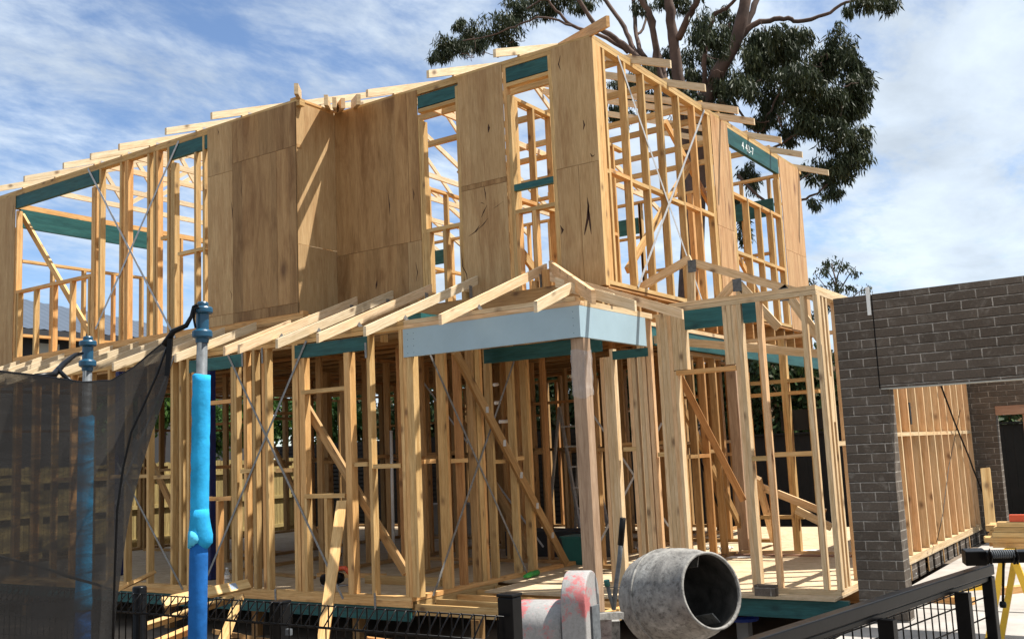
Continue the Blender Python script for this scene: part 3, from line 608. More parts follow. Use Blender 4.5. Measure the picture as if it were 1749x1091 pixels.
one('ply_strip', PLYB, w6, lambda b: b.box((XL-.2, YA-.0085, UF-.05), (PY(25, 450, YA).x, YA-.001, 4.55), 2, tone=.4))
strap(w6, PY(150, 288, YA-.004), PY(299, 577, YA-.004), .035); strap(w6, PY(305, 241, YA-.008), PY(163, 562, YA-.008), .035)
one('timber_brace', PINE, w6, lambda b: b.bar(PY(38, 368, YA+.35), PY(152, 566, YA+.25), .045, .09, side=(0, 1, 0), tone=.5))
def ply(par, Y, x0, x1, zb, zt, m, tone=None, t=.008):
    return one('plywood_sheet', m, par, lambda b: b.box((x0+.0025, Y-t, zb+.0025), (x1-.0025, Y-.0005, zt-.0025), 2, tone=tone))
XA0, XA1, XA2 = PY(355.5, 400, YA).x, PY(398.5, 400, YA).x, -9.04
za = zy(378, 297, YA); zb_ = zy(450, 265, YA)
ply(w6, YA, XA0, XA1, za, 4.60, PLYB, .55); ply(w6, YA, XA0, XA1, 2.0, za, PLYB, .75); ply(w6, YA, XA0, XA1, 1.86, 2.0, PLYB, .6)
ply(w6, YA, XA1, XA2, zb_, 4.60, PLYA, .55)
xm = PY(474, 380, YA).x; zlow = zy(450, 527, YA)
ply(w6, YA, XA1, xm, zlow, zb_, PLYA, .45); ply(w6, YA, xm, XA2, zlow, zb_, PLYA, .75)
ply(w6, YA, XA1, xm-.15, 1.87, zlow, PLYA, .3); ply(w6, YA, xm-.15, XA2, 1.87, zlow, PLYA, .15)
for xa, xb, z in ((XA0, XA1, za), (XA1, XA2, zb_), (XA0, XA2-.03, zlow)): one('nogging', PINEO, w6, lambda b: b.box((xa, YA+.0005, z-.022), (xb, YA+.085, z+.022), 0))
for x in (XA1, xm, xm-.15): one('stud', PINEO, w6, lambda b: b.box((x-.0225, YA+.001, UF+.092), (x+.0225, YA+.088, 4.54), 2))
# return of the upper wall
w7 = wall('upper_return_wall', ((-9.06-PDp, YA+PDp, UF), (-9.06, YB, UF+.045), 1), ((-9.06-PDp, YA+PDp, UT-.09), (-9.06, YB, UT), 1))
zr = zx(548, 424, -9.05)
for za_, zt_, tn in ((1.86, zr, .35), (zr, 4.60, .7)):
    one('plywood_sheet', PLYB, w7, lambda b: b.box((-9.059, YA-.008, za_+.0025), (-9.05, YB-.0005, zt_-.0025), 2, tone=tn))
one('plate', PINE, w7, lambda b: b.box((-9.06-PDp, YA, UT+.001), (-9.05, YB, UT+.03), 1))
# ---- upper storey: front-right wall (plane YB)
w8 = wall('upper_right_front_wall', ((-8.955, YB, UF), (XU-.092, YB+PDp, UF+.045), 0), ((-8.955, YB, UT-.09), (XU-.092, YB+PDp, UT-.046), 0), ((-9.05, YB-.001, UT-.044), (XU, YB+PDp, UT), 0))
B0, B1, B2, B3, B4, B5 = -9.0505, -7.625, -6.985, -6.325, -5.645, -5.095
B1t = B1
zbs = zy(650, 424, YB)
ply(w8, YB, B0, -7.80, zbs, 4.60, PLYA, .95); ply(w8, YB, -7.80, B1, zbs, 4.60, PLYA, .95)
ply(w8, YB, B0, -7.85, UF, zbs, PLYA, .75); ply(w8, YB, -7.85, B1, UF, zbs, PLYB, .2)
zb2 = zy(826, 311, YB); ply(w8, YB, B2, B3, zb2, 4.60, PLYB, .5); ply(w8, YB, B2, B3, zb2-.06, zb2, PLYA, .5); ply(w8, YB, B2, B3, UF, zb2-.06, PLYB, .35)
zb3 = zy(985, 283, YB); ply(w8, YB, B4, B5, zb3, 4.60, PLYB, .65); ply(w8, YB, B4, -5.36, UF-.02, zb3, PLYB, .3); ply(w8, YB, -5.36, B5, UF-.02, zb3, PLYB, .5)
for xa, xb, z in ((B0+.1, B1, zbs), (B2, B3, zb2), (B4, B5-.1, zb3), (B2, B3, zb2-.06)): one('nogging', PINEO, w8, lambda b: b.box((xa, YB+.0005, z-.022), (xb, YB+.085, z+.022), 0))
for x in (-7.80, -7.85, -5.36): one('stud', PINEO, w8, lambda b: b.box((x-.02, YB+.002, UF+.046), (x+.02, YB+.084, 4.53), 2))
v0 = UF+.046
for x, n, a, c in ((B1-.02, 1, v0, 4.22), (B1+.03, 1, v0, 4.18), (B2-.05, 1, v0, 4.5), (B3+.0, 1, v0, 4.54), (B3+.047, 1, v0, 4.2), (B4-.05, 1, v0, 4.54), (-9.05, 2, v0, 4.54), (-8.4, 1, v0, 4.54), (-6.7, 1, v0, 4.54), (-5.4, 1, v0, 4.54)):
    one('stud', PINE, w8, lambda b: b.box((x, YB+.001, a), (x+PW*n, YB+PDp, c), 2))
def nx(x0, x1, z, name, h=.045, dep=PDp, m=PINE): return one(name, m, w8, lambda b: b.box((x0, YB+.002, z-h), (x1, YB+dep-.002, z), 0))
nx(B1, B2, zy(745, 155, YB), 'lintel', .17, .06, TEAL); nx(B1, B2, zy(745, 176, YB)-.002, 'window_head', .055)
nx(B3, B4, zy(898, 107, YB), 'lintel', .18, .06, TEAL); nx(B3, B4, zy(898, 131, YB)-.002, 'window_head', .055)
nx(B1+.0, B2, zy(755, 386, YB), 'window_sill'); nx(B3-.02, B4+.02, zy(909, 353, YB), 'window_sill'); nx(B3+.04, B4, zy(912, 308, YB), 'transom', .075, .07, TEAL)
zs1, zs2 = zy(755, 386, YB)-.046, zy(909, 353, YB)-.046
for x, zt_ in ((B1+.078, zs1), (-7.3, zs1), (-7.05, zs1), (B3+.094, zs2), (-6.0, zs2), (-5.70, zs2)):
    one('jack_stud', PINE, w8, lambda b: b.box((x, YB+.002, v0), (x+PW, YB+PDp, zt_), 2))
# ---- upper storey: right side wall (plane XU)
w9 = wall('upper_side_wall', ((XU-PDp, YB+PDp, UF), (XU, 16.75, UF+.045), 1), ((XU-PDp, YB+PDp+.0, UT-.09), (XU, 16.75, UT-.046), 1), ((XU-PDp+.001, YB+.0915, UT-.044), (XU+.001, 16.75, UT), 1))
one('corner_stud', PINE, w9, lambda b: b.box((XU-.045, YB+.0945, v0), (XU, YB+.185, 4.54), 2)); one('corner_stud', PINE, w9, lambda b: b.box((XU-.09, YB-.002, UF-.02), (XU, YB+.092, 4.585), 2, tone=.6))
ys = [PX(px, 303, XU).y for px in (1045, 1080, 1111, 1140, 1169, 1195, 1220)]
for yy in ys: one('stud', PINE, w9, lambda b: b.box((XU-PDp, yy-PW, v0), (XU-.002, yy, 4.54), 2))
one('stud', PINE, w9, lambda b: b.box((XU-PDp, ys[-1]-2*PW-.001, v0), (XU-.003, ys[-1]-PW-.001, 4.54), 2))
prev = YB+.185
for i, yy in enumerate(ys):
    z = 3.13+(-.01, .012, 0, .015, -.012, 0, .01)[i]
    one('nogging', PINE, w9, lambda b: b.box((XU-PDp+.004, prev, z-.045), (XU-.004, yy-PW, z), 1)); prev = yy
def plyx(y0, y1, zb, zt, m, tone=None): return one('plywood_sheet', m, w9, lambda b: b.box((XU+.0005, y0+.002, zb+.0025), (XU+.009, y1-.002, zt-.0025), 2, tone=tone))
yp0, yp1 = ys[-1]-.002, 13.42
zp = zx(1235, 388, XU)
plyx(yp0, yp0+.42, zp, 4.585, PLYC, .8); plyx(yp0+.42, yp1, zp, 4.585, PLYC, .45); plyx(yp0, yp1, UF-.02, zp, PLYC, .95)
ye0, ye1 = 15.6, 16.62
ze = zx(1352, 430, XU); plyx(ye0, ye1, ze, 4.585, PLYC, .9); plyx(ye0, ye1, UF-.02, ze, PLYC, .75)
for yy in (13.42, 13.47, 15.50, 15.55): one('stud', PINE, w9, lambda b: b.box((XU-PDp, yy, v0), (XU-.002, yy+PW, 4.54 if yy in (13.42, 15.55) else 4.2), 2))
one('lintel', TEAL, w9, lambda b: b.box((XU-.06, 13.44, 4.30), (XU-.001, 15.58, 4.538), 1))
for yy in (14.04, 14.55, 15.06): one('jack_stud', PINE, w9, lambda b: b.box((XU-PDp, yy, v0), (XU-.002, yy+PW, 3.56), 2))
pr = 13.52
for yy in (14.04, 14.55, 15.06, 15.5):
    one('nogging', PINE, w9, lambda b: b.box((XU-PDp+.003, pr, 2.70), (XU-.003, yy, 2.745), 1)); pr = yy+PW
one('window_sill', PINE, w9, lambda b: b.box((XU-PDp, 13.52, 3.562), (XU-.003, 15.5, 3.607), 1))
strap(w9, PX(1055, 95, XU+.005), PX(1205, 530, XU+.005), .035, (1, 0, 0)); strap(w9, PX(1203, 188, XU+.008), PX(1090, 490, XU+.008), .035, (1, 0, 0))
fc = bpy.data.curves.new('chalk_mark', 'FONT'); fc.body = '4 42-7'; fc.size = .17; fc.extrude = .0008; fc.space_character = 1.1
fo = bpy.data.objects.new('chalk_tmp', fc); COL.objects.link(fo)
cm = bpy.data.meshes.new_from_object(fo.evaluated_get(bpy.context.evaluated_depsgraph_get())); bpy.data.objects.remove(fo)
cm.materials.clear(); cm.materials.append(CHALK); fo = bpy.data.objects.new('chalk_mark', cm); COL.objects.link(fo); fo.parent = w9
fo.matrix_local = Matrix.Translation(Vector((XU+.002, 13.98, 4.35))-Vector(house['base'])) @ Matrix(((0, 0, 1, 0), (1, 0, 0, 0), (0, 1, 0, 0), (0, 0, 0, 1)))
# ---- splits, knots and stains of the plywood faces
def crack(par, pts, wmax, pl):
    """thin dark split along pixel points on a wall plane"""
    P = [(PY(x, y, YB-.0092) if pl == 'B' else PY(x, y, YA-.0092) if pl == 'A' else PX(x, y, XU+.0096)) for x, y in pts]
    b = MB(); n = len(P); sd_ = Vector((1, 0, 0)) if pl != 'X' else Vector((0, 1, 0))
    for i in range(n-1):
        w0 = wmax*math.sin(math.pi*(i+.02)/(n-1))*.5+.0012; w1_ = wmax*math.sin(math.pi*min(.98, (i+1)/(n-1)))*.5+.0012
        b.quad([P[i]-sd_*w0, P[i]+sd_*w0, P[i+1]+sd_*w1_, P[i+1]-sd_*w1_], [(0, 0)]*4, .5)
    b.build('ply_split', CRACKM, par)
for pts, wm in (([(1003, 337), (1005, 352), (1004, 372), (1000, 392), (998, 402)], .03), ([(1003, 345), (1006, 365), (1008, 385), (1010, 400)], .022), ([(834, 212), (835, 219), (834, 227)], .03), ([(788, 430), (790, 455), (797, 468), (799, 485)], .012),
    ([(663, 330), (665, 350), (666, 368)], .016), ([(644, 478), (643, 486), (642, 494)], .03), ([(705, 322), (707, 332), (706, 342)], .014), ([(710, 448), (713, 465), (711, 480)], .012),
    ([(800, 404), (812, 396), (819, 385)], .03), ([(812, 396), (825, 384), (834, 372)], .018), ([(840, 358), (848, 353), (860, 344)], .012), ([(822, 372), (826, 362), (832, 350)], .016), ([(815, 348), (822, 346), (828, 349)], .014), ([(826, 316), (829, 330), (830, 342)], .01),
    ([(957, 385), (961, 393), (959, 400)], .03), ([(957, 95), (954, 110), (957, 120)], .014), ([(1008, 262), (1012, 268), (1016, 264)], .02), ([(996, 205), (998, 214), (996, 222)], .02)):
    crack(w8, pts, wm, 'B')
for pts, wm in (([(395, 345), (397, 362), (396, 375)], .012), ([(372, 221), (373, 226), (372, 231)], .014), ([(392, 495), (396, 503), (395, 512)], .008), ([(414, 310), (412, 325), (414, 340)], .006), ([(24, 350), (22, 362), (21, 375)], .01)):
    crack(w6, pts, wm, 'A')
for pts, wm in (([(1251, 395), (1253, 420), (1254, 450)], .02), ([(1231, 390), (1232, 430), (1234, 470)], .012), ([(1226, 235), (1228, 262), (1230, 290)], .010), ([(1237, 320), (1239, 350), (1240, 380)], .008)):
    crack(w9, pts, wm, 'X')
# ---- left end wall of the upper storey, seen from inside, with its wide window
XE = -16.2
w10 = wall('upper_end_wall', ((XE-PDp, YA+PDp, UF), (XE, 16.7, UF+.045), 1), ((XE-PDp, YA+PDp, UT-.09), (XE, 16.7, UT), 1))
one('lintel', TEAL, w10, lambda b: b.box((XE-.06, 9.3, 4.22), (XE, 12.0, 4.538), 1))
for yy in (8.95, 9.0, 9.25, 9.3, 12.0, 12.05, 12.6, 13.2, 13.8, 14.4, 15.0, 15.6, 16.2): one('stud', PINE, w10, lambda b: b.box((XE-PDp, yy, v0), (XE-.002, yy+PW, 4.22 if 9.2 < yy < 12.01 else 4.538), 2))
zsl = PX(180, 463, XE).z
one('window_sill', PINE, w10, lambda b: b.box((XE-PDp, 9.35, zsl-.045), (XE, 12.0, zsl), 1))
for yy in (9.9, 10.5, 11.1, 11.7): one('jack_stud', PINE, w10, lambda b: b.box((XE-PDp, yy, v0), (XE-.002, yy+PW, zsl-.046), 2))
one('nogging', PINE, w10, lambda b: b.box((XE-PDp+.004, 9.35, 2.35), (XE-.004, 12.0, 2.395), 1))
# ---- interior studwork of the upper storey
gen_part('upper_interior_studs', lambda b: (wall_gen(b, 'y', -6.85, 9.62, 13.6, UF, 4.62, .45, .1), wall_gen(b, 'x', 13.0, -9.6, -6.9, UF, 4.62, .5, openings=((-8.7, -7.9),)),
    wall_gen(b, 'x', 12.2, -14.6, -10.4, UF, 4.62, .55, openings=((-13.4, -12.5),)), wall_gen(b, 'y', -10.4, 10.2, 15, UF, 4.62, .5, openings=((11.5, 12.4),))), PINE)
gen_part('upper_rear_studs', lambda b: (wall_gen(b, 'x', 16.7, -16.2, -5.2, UF, 4.62, .5, .2, openings=((-14.6, -12.8), (-9.4, -8.2)))), PINE)
for xa_, xb_, za_ in ((-14.6, -12.8, 4.1), (-9.4, -8.2, 4.0), (-6.8, -5.6, 3.9)): part('rear_lintel', TEAL, lambda b: b.box((xa_, 16.66, za_), (xb_, 16.70, za_+.3), 0))
part('end_brace', PINE, lambda b: (b.bar((-5.5, 12.2, 4.4), (-5.4, 15.2, 2.2), .045, .09, side=(1, 0, 0)), b.bar((-7.3, 9.9, 3.6), (-6.95, 11.6, 2.0), .045, .12, side=(1, 0, 0)), b.bar((-5.6, 11.0, 2.2), (-5.45, 12.8, 3.9), .045, .09, side=(1, 0, 0))))
# ---- roof trusses (no covering yet)
RP = .375; RY = 12.9
def truss(x, y0, ybase, ytop, rear):
    def f(b):
        h = .09; zt = 4.465
        zr_ = lambda y: zt+(y-y0)*RP
        b.bar((x, y0, zt+h/2), (x, ytop, zr_(ytop)+h/2), .038, h, side=(1, 0, 0), cut='v')
        yb = rear if rear else ytop
        b.box((x-.0175, ybase, UT+.001), (x+.0175, yb, UT+.085), 1)
        if rear:
            b.bar((x, rear+.5, zt+h/2), (x, ytop+.02, zr_(ytop)+h/2), .036, h, side=(1, 0, 0), cut='v')
            for (ya, yc) in ((ybase+1.9, ybase+1.5), (ybase+1.9, ytop), (rear-1.9, ytop), (rear-1.9, rear-1.5)):
                zc = zr_(yc) if yc <= ytop else zt+(rear+.5-yc)*RP
                b.bar((x, ya, UT+.06), (x, yc, zc), .030, .07, side=(1, 0, 0))
        else:
            b.bar((x, ybase+1.2, UT+.05), (x, ytop-.3, zr_(ytop-.3)), .030, .07, side=(1, 0, 0))
    part('roof_truss', PINEW, f)
for x in (-10.07, -10.996, -12.023, -12.69, -13.362, -14.393, -15.3): truss(x, 8.3, YA, RY, 16.75)
for x in (-8.016, -7.053, -6.087):
    top = min(RY, 9.5+(XU-x)+.3)
    truss(x, 9.0, YB, top, 16.75 if x < -7.5 else None)
for yy in (10.47, 11.478, 12.576, 13.182, 14.288, 15.261):
    run = min(yy-9.5+.2, 3.0, 17.2-yy)
    rafterX(yy, -4.6, XU-run, 4.40, 'jack_rafter', pit=RP, h=.09)
    part('ceiling_joist', PINE, lambda b: b.box((XU-4.2, yy+.021, UT+.002), (XU-.02, yy+.058, UT+.088), 0))
rafterX(16.62, -4.6, XU-.4, 4.40, 'jack_rafter', pit=RP, h=.09)
part('hip_rafter', PINE, lambda b: b.bar((-4.66, 9.06, 4.50), (-8.6, 12.9, 5.98), .038, .12, cut='v'))
part('hip_rafter', PINE, lambda b: b.bar((-8.98, 8.78, 4.66), (-10.2, 9.94, 5.1), .038, .10, cut='v'))
for px, py, yy, ln, dx, dy in ((510, 166, 8.8, .60, .68, -.73), (560, 184, 9.32, .60, .665, -.745), (573, 188, 9.44, .60, .67, -.74), (581, 189, 9.49, .60, .73, -.68), (606, 183, 9.5, .60, .735, -.68)):
    p = PY(px, py, yy); dd = Vector((dx, dy, -.24))*ln
    part('rafter_tail', PINEP, lambda b: b.bar(p+Vector((-dx*.3, -dy*.3, .13)), p+dd+Vector((0, 0, .03)), .05, .13, cut='v'))
part('truss_plate', STRAPM, lambda b: [b.box((x+.0195, YA+.1, 4.64), (x+.0215, YA+.25, 4.72), 1) for x in (-10.07, -10.996, -12.023, -12.69, -13.362)])
# ------------------------------------------------------------------ brick garage front
BY = 9.40; BT = 1.312
def brick_box(b, lo, hi):
    (x0, yy0, zz0), (x1, yy1, zz1) = lo, hi
    def q(pts, f): b.quad(pts, [f(p) for p in pts], .5)
    fu = lambda p: (p[0]+20.06, p[2]+20-.012)
    cuts = [zz0]; k = math.ceil((zz0+20-.012)/.086)
    while k*.086-20+.012 < zz1:
        zc = k*.086-20+.012
        for e in (-.0052, .0052):
            if zz0+.002 < zc+e < zz1-.002: cuts.append(zc+e)
        k += 1
    cuts.append(zz1); prev_d = None
    for za, zc in zip(cuts, cuts[1:]):
        joint = (zc-za) < .0105+1e-6; d = .009 if joint else 0
        if prev_d is not None and prev_d != d: q([(x0, yy0+prev_d, za), (x1, yy0+prev_d, za), (x1, yy0+d, za), (x0, yy0+d, za)], lambda p: (p[0]+20.06, za+20-.012+(.02 if joint else -.02)))
        q([(x0, yy0+d, za), (x1, yy0+d, za), (x1, yy0+d, zc), (x0, yy0+d, zc)], fu); prev_d = d
    q([(x1, yy1, zz0), (x0, yy1, zz0), (x0, yy1, zz1), (x1, yy1, zz1)], lambda p: (p[0]+20, p[2]+20-.012))
    q([(x1, yy0, zz0), (x1, yy1, zz0), (x1, yy1, zz1), (x1, yy0, zz1)], lambda p: (p[1]+20, p[2]+20-.012))
    q([(x0, yy1, zz0), (x0, yy0, zz0), (x0, yy0, zz1), (x0, yy1, zz1)], lambda p: (p[1]+20, p[2]+20-.012))
    q([(x0, yy0, zz1), (x1, yy0, zz1), (x1, yy1, zz1), (x0, yy1, zz1)], lambda p: (p[0]*.3+20, p[1]*.2+20.04))
    q([(x0, yy1, zz0), (x1, yy1, zz0), (x1, yy0, zz0), (x0, yy0, zz0)], lambda p: (p[0]*.3+20, p[1]*.2+20.04))
xj = PY(1495, 580, BY).x
zl = .452
garage = root('garage_front', (-1.9, BY, -1.60), 'dark brown brick garage front with wide door opening and pale mortar smears', 'brick wall')
one('brick_pier', BRICK, garage, lambda b: (brick_box(b, (-2.665, BY, -1.60), (xj-.006, BY+.23, BT)), brick_box(b, (xj-.0055, BY+.002, -1.60), (-2.255, BY+.23, zl-.003))))
one('brick_lintel', BRICK, garage, lambda b: brick_box(b, (xj+.006, BY, zl), (4.5, BY+.23, BT)))
one('steel_lintel', RENDER, garage, lambda b: b.box((xj+.012, BY-.004, zl-.012), (4.5, BY+.1, zl-.002), 0))
one('joint_filler', BLACKP, garage, lambda b: b.box((xj-.0058, BY+.012, zl), (xj+.0058, BY+.2, BT-.004), 2))
one('metal_tie', WHITE, garage, lambda b: (b.box((xj-.045, BY-.008, BT-.19), (xj-.012, BY-.001, BT+.07), 2)))
rear = root('garage_rear_wall', (-2, 17, -1.36), 'rear brick wall behind the garage opening with a doorway', 'brick wall')
RYY = 16.9; xd = PY(1706, 760, RYY).x; zd = zy(1720, 692, RYY)
one('brick_face', BRICK, rear, lambda b: (brick_box(b, (-2.95, RYY, -1.60), (xd, RYY+.23, 1.5)), brick_box(b, (xd+.0, RYY+.001, zd), (xd+1.0, RYY+.229, 1.5)), brick_box(b, (xd+1.0, RYY, -1.60), (5, RYY+.23, 1.5))))
one('door_head', POSTM, rear, lambda b: (b.box((xd+.003, RYY-.01, zd-.14), (xd+.999, RYY+.12, zd-.003), 0), b.box((xd+.36, RYY+.05, -1.35), (xd+.48, RYY+.15, zd-.142), 2)))
gw = root('garage_stud_wall', (XG, 14, -1.4), 'pale pine stud wall along the inside of the garage opening', 'stud wall')
gp = one('wall_plates', PINEP, gw, lambda b: (b.box((XG-.09, 11.7, D), (XG, 16.85, D+.06), 1), b.box((XG-.09, 11.7, 1.5), (XG, 16.85, 1.59), 1)))
one('backing_sheet', PLYC, gw, lambda b: b.box((XG-.105, 11.86, D+.06), (XG-.092, 16.8, 1.55), 2, tone=.9))
gy = [11.86, 11.907, 11.954, 12.35] + [12.8+.45*i for i in range(9)] + [16.8]
for yy in gy: one('stud', PINEP, gw, lambda b: b.box((XG-.09, yy, D+.061), (XG-.001, yy+.045, 1.5), 2))
one('nogging', PINEP, gw, lambda b: [b.box((XG-.088, a+.046, .02), (XG-.003, c-.001, .065), 1) for a, c in zip(gy[2:], gy[3:])])
one('base_brick', BRICK, gw, lambda b: [brick_box(b, (XG-.12, y, -1.62), (XG-.01, y+.3, D-.01)) for y in np.arange(11.0, 16.5, .42)])
one('cable', BLACKP, gw, lambda b: b.tube([PX(1606, 655, -2.8), PX(1630, 720, -2.8), PX(1655, 780, -2.8), PX(1662, 800, -2.8), PX(1682, 850, -2.8), PX(1690, 900, -2.78)], .012))
one('cable', BLACKP, gw, lambda b: b.tube([PX(1640, 700, -2.8), PX(1620, 800, -2.8), PX(1610, 880, -2.8), PX(1600, 925, -2.78)], .005))
# ------------------------------------------------------------------ foreground: trampoline
def PH(x, y, R):
    d = M @ _cam(x, y); return Vector((d*R/math.hypot(d[0], d[1])).tolist())
R1, R2 = 3.83, 4.75
tramp = root('trampoline', PH(341, 900, R1)*1.0, 'trampoline with dark mesh safety net hung from blue foam sleeved poles', 'trampoline')
tramp.location.z = GZ; tramp['base'] = list(tramp.location)
def tpart(name, m, fn, parent=None, **k): return one(name, m, parent or tramp, fn, **k)
def pole(px0, py0, px1, py1, R, yfoam, ymid, k):
    top, bot = PH(px0, py0, R), PH(px1, py1, R)
    ax = (top-bot).normalized(); g = bot+ax*((GZ-bot.z)/ax.z)
    def on(y): # point on the pole seen at image height y
        lo, hi = g, top
        for _ in range(40):
            mid = (lo+hi)/2; c = M.T @ np.array(mid); yy = CY+FOC*c[1]/c[2]
            if yy > y: lo = mid
            else: hi = mid
        return mid
    p = tpart('pole', STEEL, lambda b: b.tube([g, on(py0)], .0195, 16))
    f0, f1 = on(yfoam), on(ymid)
    def up(b):
        n = 26; pts = []; rr = []
        for i in range(n+1):
            t = i/n; pts.append(f0.lerp(f1, t)+Vector((random.uniform(-.001, .001), random.uniform(-.001, .001), 0)))
            rr.append(.0325+random.uniform(-.0007, .0007)+(.004*math.exp(-((t-.97)/.05)**2)))
        b.tube([f0+ax*.004]+pts, [.026]+rr, 20)
    tpart('foam_sleeve', FOAMA, up)
    tpart('foam_sleeve', FOAMB, lambda b: b.tube([on(ymid)-ax*.008, on(ymid)-ax*.06, g+ax*.3], [.030, .0325, .033], 20))
    c0 = on(py0)
    cap = [(.0, .105), (.018, .105), (.021, .100), (.021, .088), (.034, .085), (.037, .080), (.037, .066), (.034, .061), (.0235, .058), (.0235, .002), (.033, -.003), (.037, -.008), (.037, -.026), (.033, -.031), (.025, -.034), (.023, -.050), (.0, -.050)]
    cap = [(r*k, h*k) for r, h in cap]
    tpart('pole_cap', CAPB, lambda b: b.lathe(cap, c0+ax*-.05, ax, 44, smooth=False))
    return ax, on, c0
ax, on, c0 = pole(346, 540, 337, 1091, R1, 641, 920, .98)
# torn foam where the two sleeves meet
rt = Vector((_X*1.0).tolist()); camr = Vector(M[:, 0].tolist()); camf = Vector((-M[:, 2]).tolist())
q = on(918)
def torn(b):
    out_ = [(-84, 8), (-72, 20), (-50, 27), (-26, 29), (-4, 24), (10, 14), (16, 2), (8, -10), (-6, -14), (-14, -20), (-30, -17), (-38, -27), (-52, -22), (-60, -33), (-72, -27), (-82, -31), (-88, -14)]
    def P(a, z, r): th = math.radians(a); return q + camr*math.sin(th)*r - camf*math.cos(th)*r + ax*z*.00105
    top = [b.bm.verts.new(P(a, z, .0375+random.uniform(-.001, .003))) for a, z in out_]
    bot = [b.bm.verts.new(P(a, z, .030)) for a, z in out_]
    mid = b.bm.verts.new(P(-36, 0, .0395)); n = len(out_)
    for k in range(n):
        f = b.bm.faces.new((top[k], top[(k+1) % n], mid)); f.smooth = True
        b.bm.faces.new((top[k], bot[k], bot[(k+1) % n], top[(k+1) % n]))
tpart('torn_foam', FOAMC, torn)
tpart('torn_foam', FOAMA, lambda b: b.tube([q+ax*.10, q+ax*.07+camr*.002, q+ax*.035+camr*.007, q+ax*.006+camr*.012, q-ax*.014+camr*.014, q-ax*.026+camr*.008, q-ax*.030+camr*.004], [.0330, .0336, .0350, .0370, .0345, .026, .012], 22))
ax2, on2, c2 = pole(150, 595, 141, 1091, R2, 712, 1040, .98)
# net
def interp(pl, t):
    d = [0]
    for a, c in zip(pl, pl[1:]): d.append(d[-1]+math.hypot(c[0]-a[0], c[1]-a[1]))
    s = t*d[-1]
    for i in range(len(pl)-1):
        if s <= d[i+1] or i == len(pl)-2:
            f = (s-d[i])/max(1e-6, d[i+1]-d[i]); return (pl[i][0]+(pl[i+1][0]-pl[i][0])*f, pl[i][1]+(pl[i+1][1]-pl[i][1])*f)
topl = [(-90, 628), (0, 634), (70, 642), (140, 653), (190, 650), (228, 628), (256, 604), (285, 580), (296, 566)]
rgt = [(296, 566), (284, 596), (268, 640), (246, 690), (224, 738), (210, 800), (200, 870), (197, 950), (194, 1040), (192, 1180)]
def netgrid(b, topl, rgt, xl, yb, dR, nu=46, nv=40):
    V = {}
    for j in range(nv+1):
        t = j/nv; rx, ry = interp(rgt, t)
        for i in range(nu+1):
            s = i/nu; tx, ty = interp(topl, s)
            x = xl+(rx-xl)*s if j else tx
            ylin = topl[0][1]+(yb-topl[0][1])*t
            y = ylin+(ry-ylin)*s
            bx, by = interp(topl, s)
            wgt = (1-t)**2
            x = x*(1-wgt)+bx*wgt; y = y*(1-wgt)+(by+ (ry-rgt[0][1])*1.0*0)*wgt if j == 0 else y+ (by-(topl[0][1]+(rgt[0][1]-topl[0][1])*s))*(1-t)**3
            R = R1+dR+(1-s)*.42+.012*math.sin(s*23+t*5)+.015*math.sin(s*9-t*3)
            V[i, j] = (b.bm.verts.new(PH(x, y, R)), (s*2.2, t*1.8))
    for j in range(nv):
        for i in range(nu):
            k = [(i, j), (i, j+1), (i+1, j+1), (i+1, j)]
            f = b.bm.faces.new([V[a][0] for a in k]); f.smooth = True
            for l, a in zip(f.loops, k): l[b.uv].uv = V[a][1]
tpart('safety_net', NET, lambda b: netgrid(b, topl, rgt, -90, 1180, -.02))
tpart('net_hem', NET, lambda b: b.tube([PH(x, y, R1+.1+(1-i/6)*.36) for i, (x, y) in enumerate([(-60, 938), (0, 950), (40, 960), (85, 972), (120, 985), (160, 996), (190, 1006)])], .005, 8))
tpart('net_hem', BLACKP, lambda b: b.tube([PH(x, y, R1-.02+(1-i/8)*.42) for i, (x, y) in enumerate(topl)], .0042, 6))
tpart('net_hem', BLACKP, lambda b: b.tube([PH(x, y, R1-.015) for x, y in rgt], .004, 6))
tpart('net_strap', BLACKP, lambda b: b.tube([PH(280, 590, R1-.01), PH(296, 566, R1-.02), PH(318, 556, R1-.03), PH(327, 540, R1-.03), PH(331, 524, R1-.02), PH(338, 520, R1-.03)], [.013, .011, .009, .007, .007, .006], 8))
tpart('net_strap', BLACKP, lambda b: b.bar(PH(290, 578, R1-.03), PH(285, 642, R1-.03), .004, .017, side=camf))
tpart('net_strap', BLACKP, lambda b: b.tube([PH(334, 560, R1-.03), PH(331, 545, R1-.03), PH(333, 527, R1-.035), PH(340, 524, R1-.04)], .004, 6))
tpart('net_strap', BLACKP, lambda b: b.tube([PH(141, 603, R2-.05), PH(128, 606, R2-.1), PH(108, 622, R2-.2), PH(92, 640, R2-.3), PH(60, 643, R2-.4)], [.006, .009, .012, .014, .012], 8))
tpart('net_strap', BLACKP, lambda b: b.tube([PH(98, 630, R2-.26), PH(108, 640, R2-.3), PH(122, 652, R2-.36)], .009, 8))
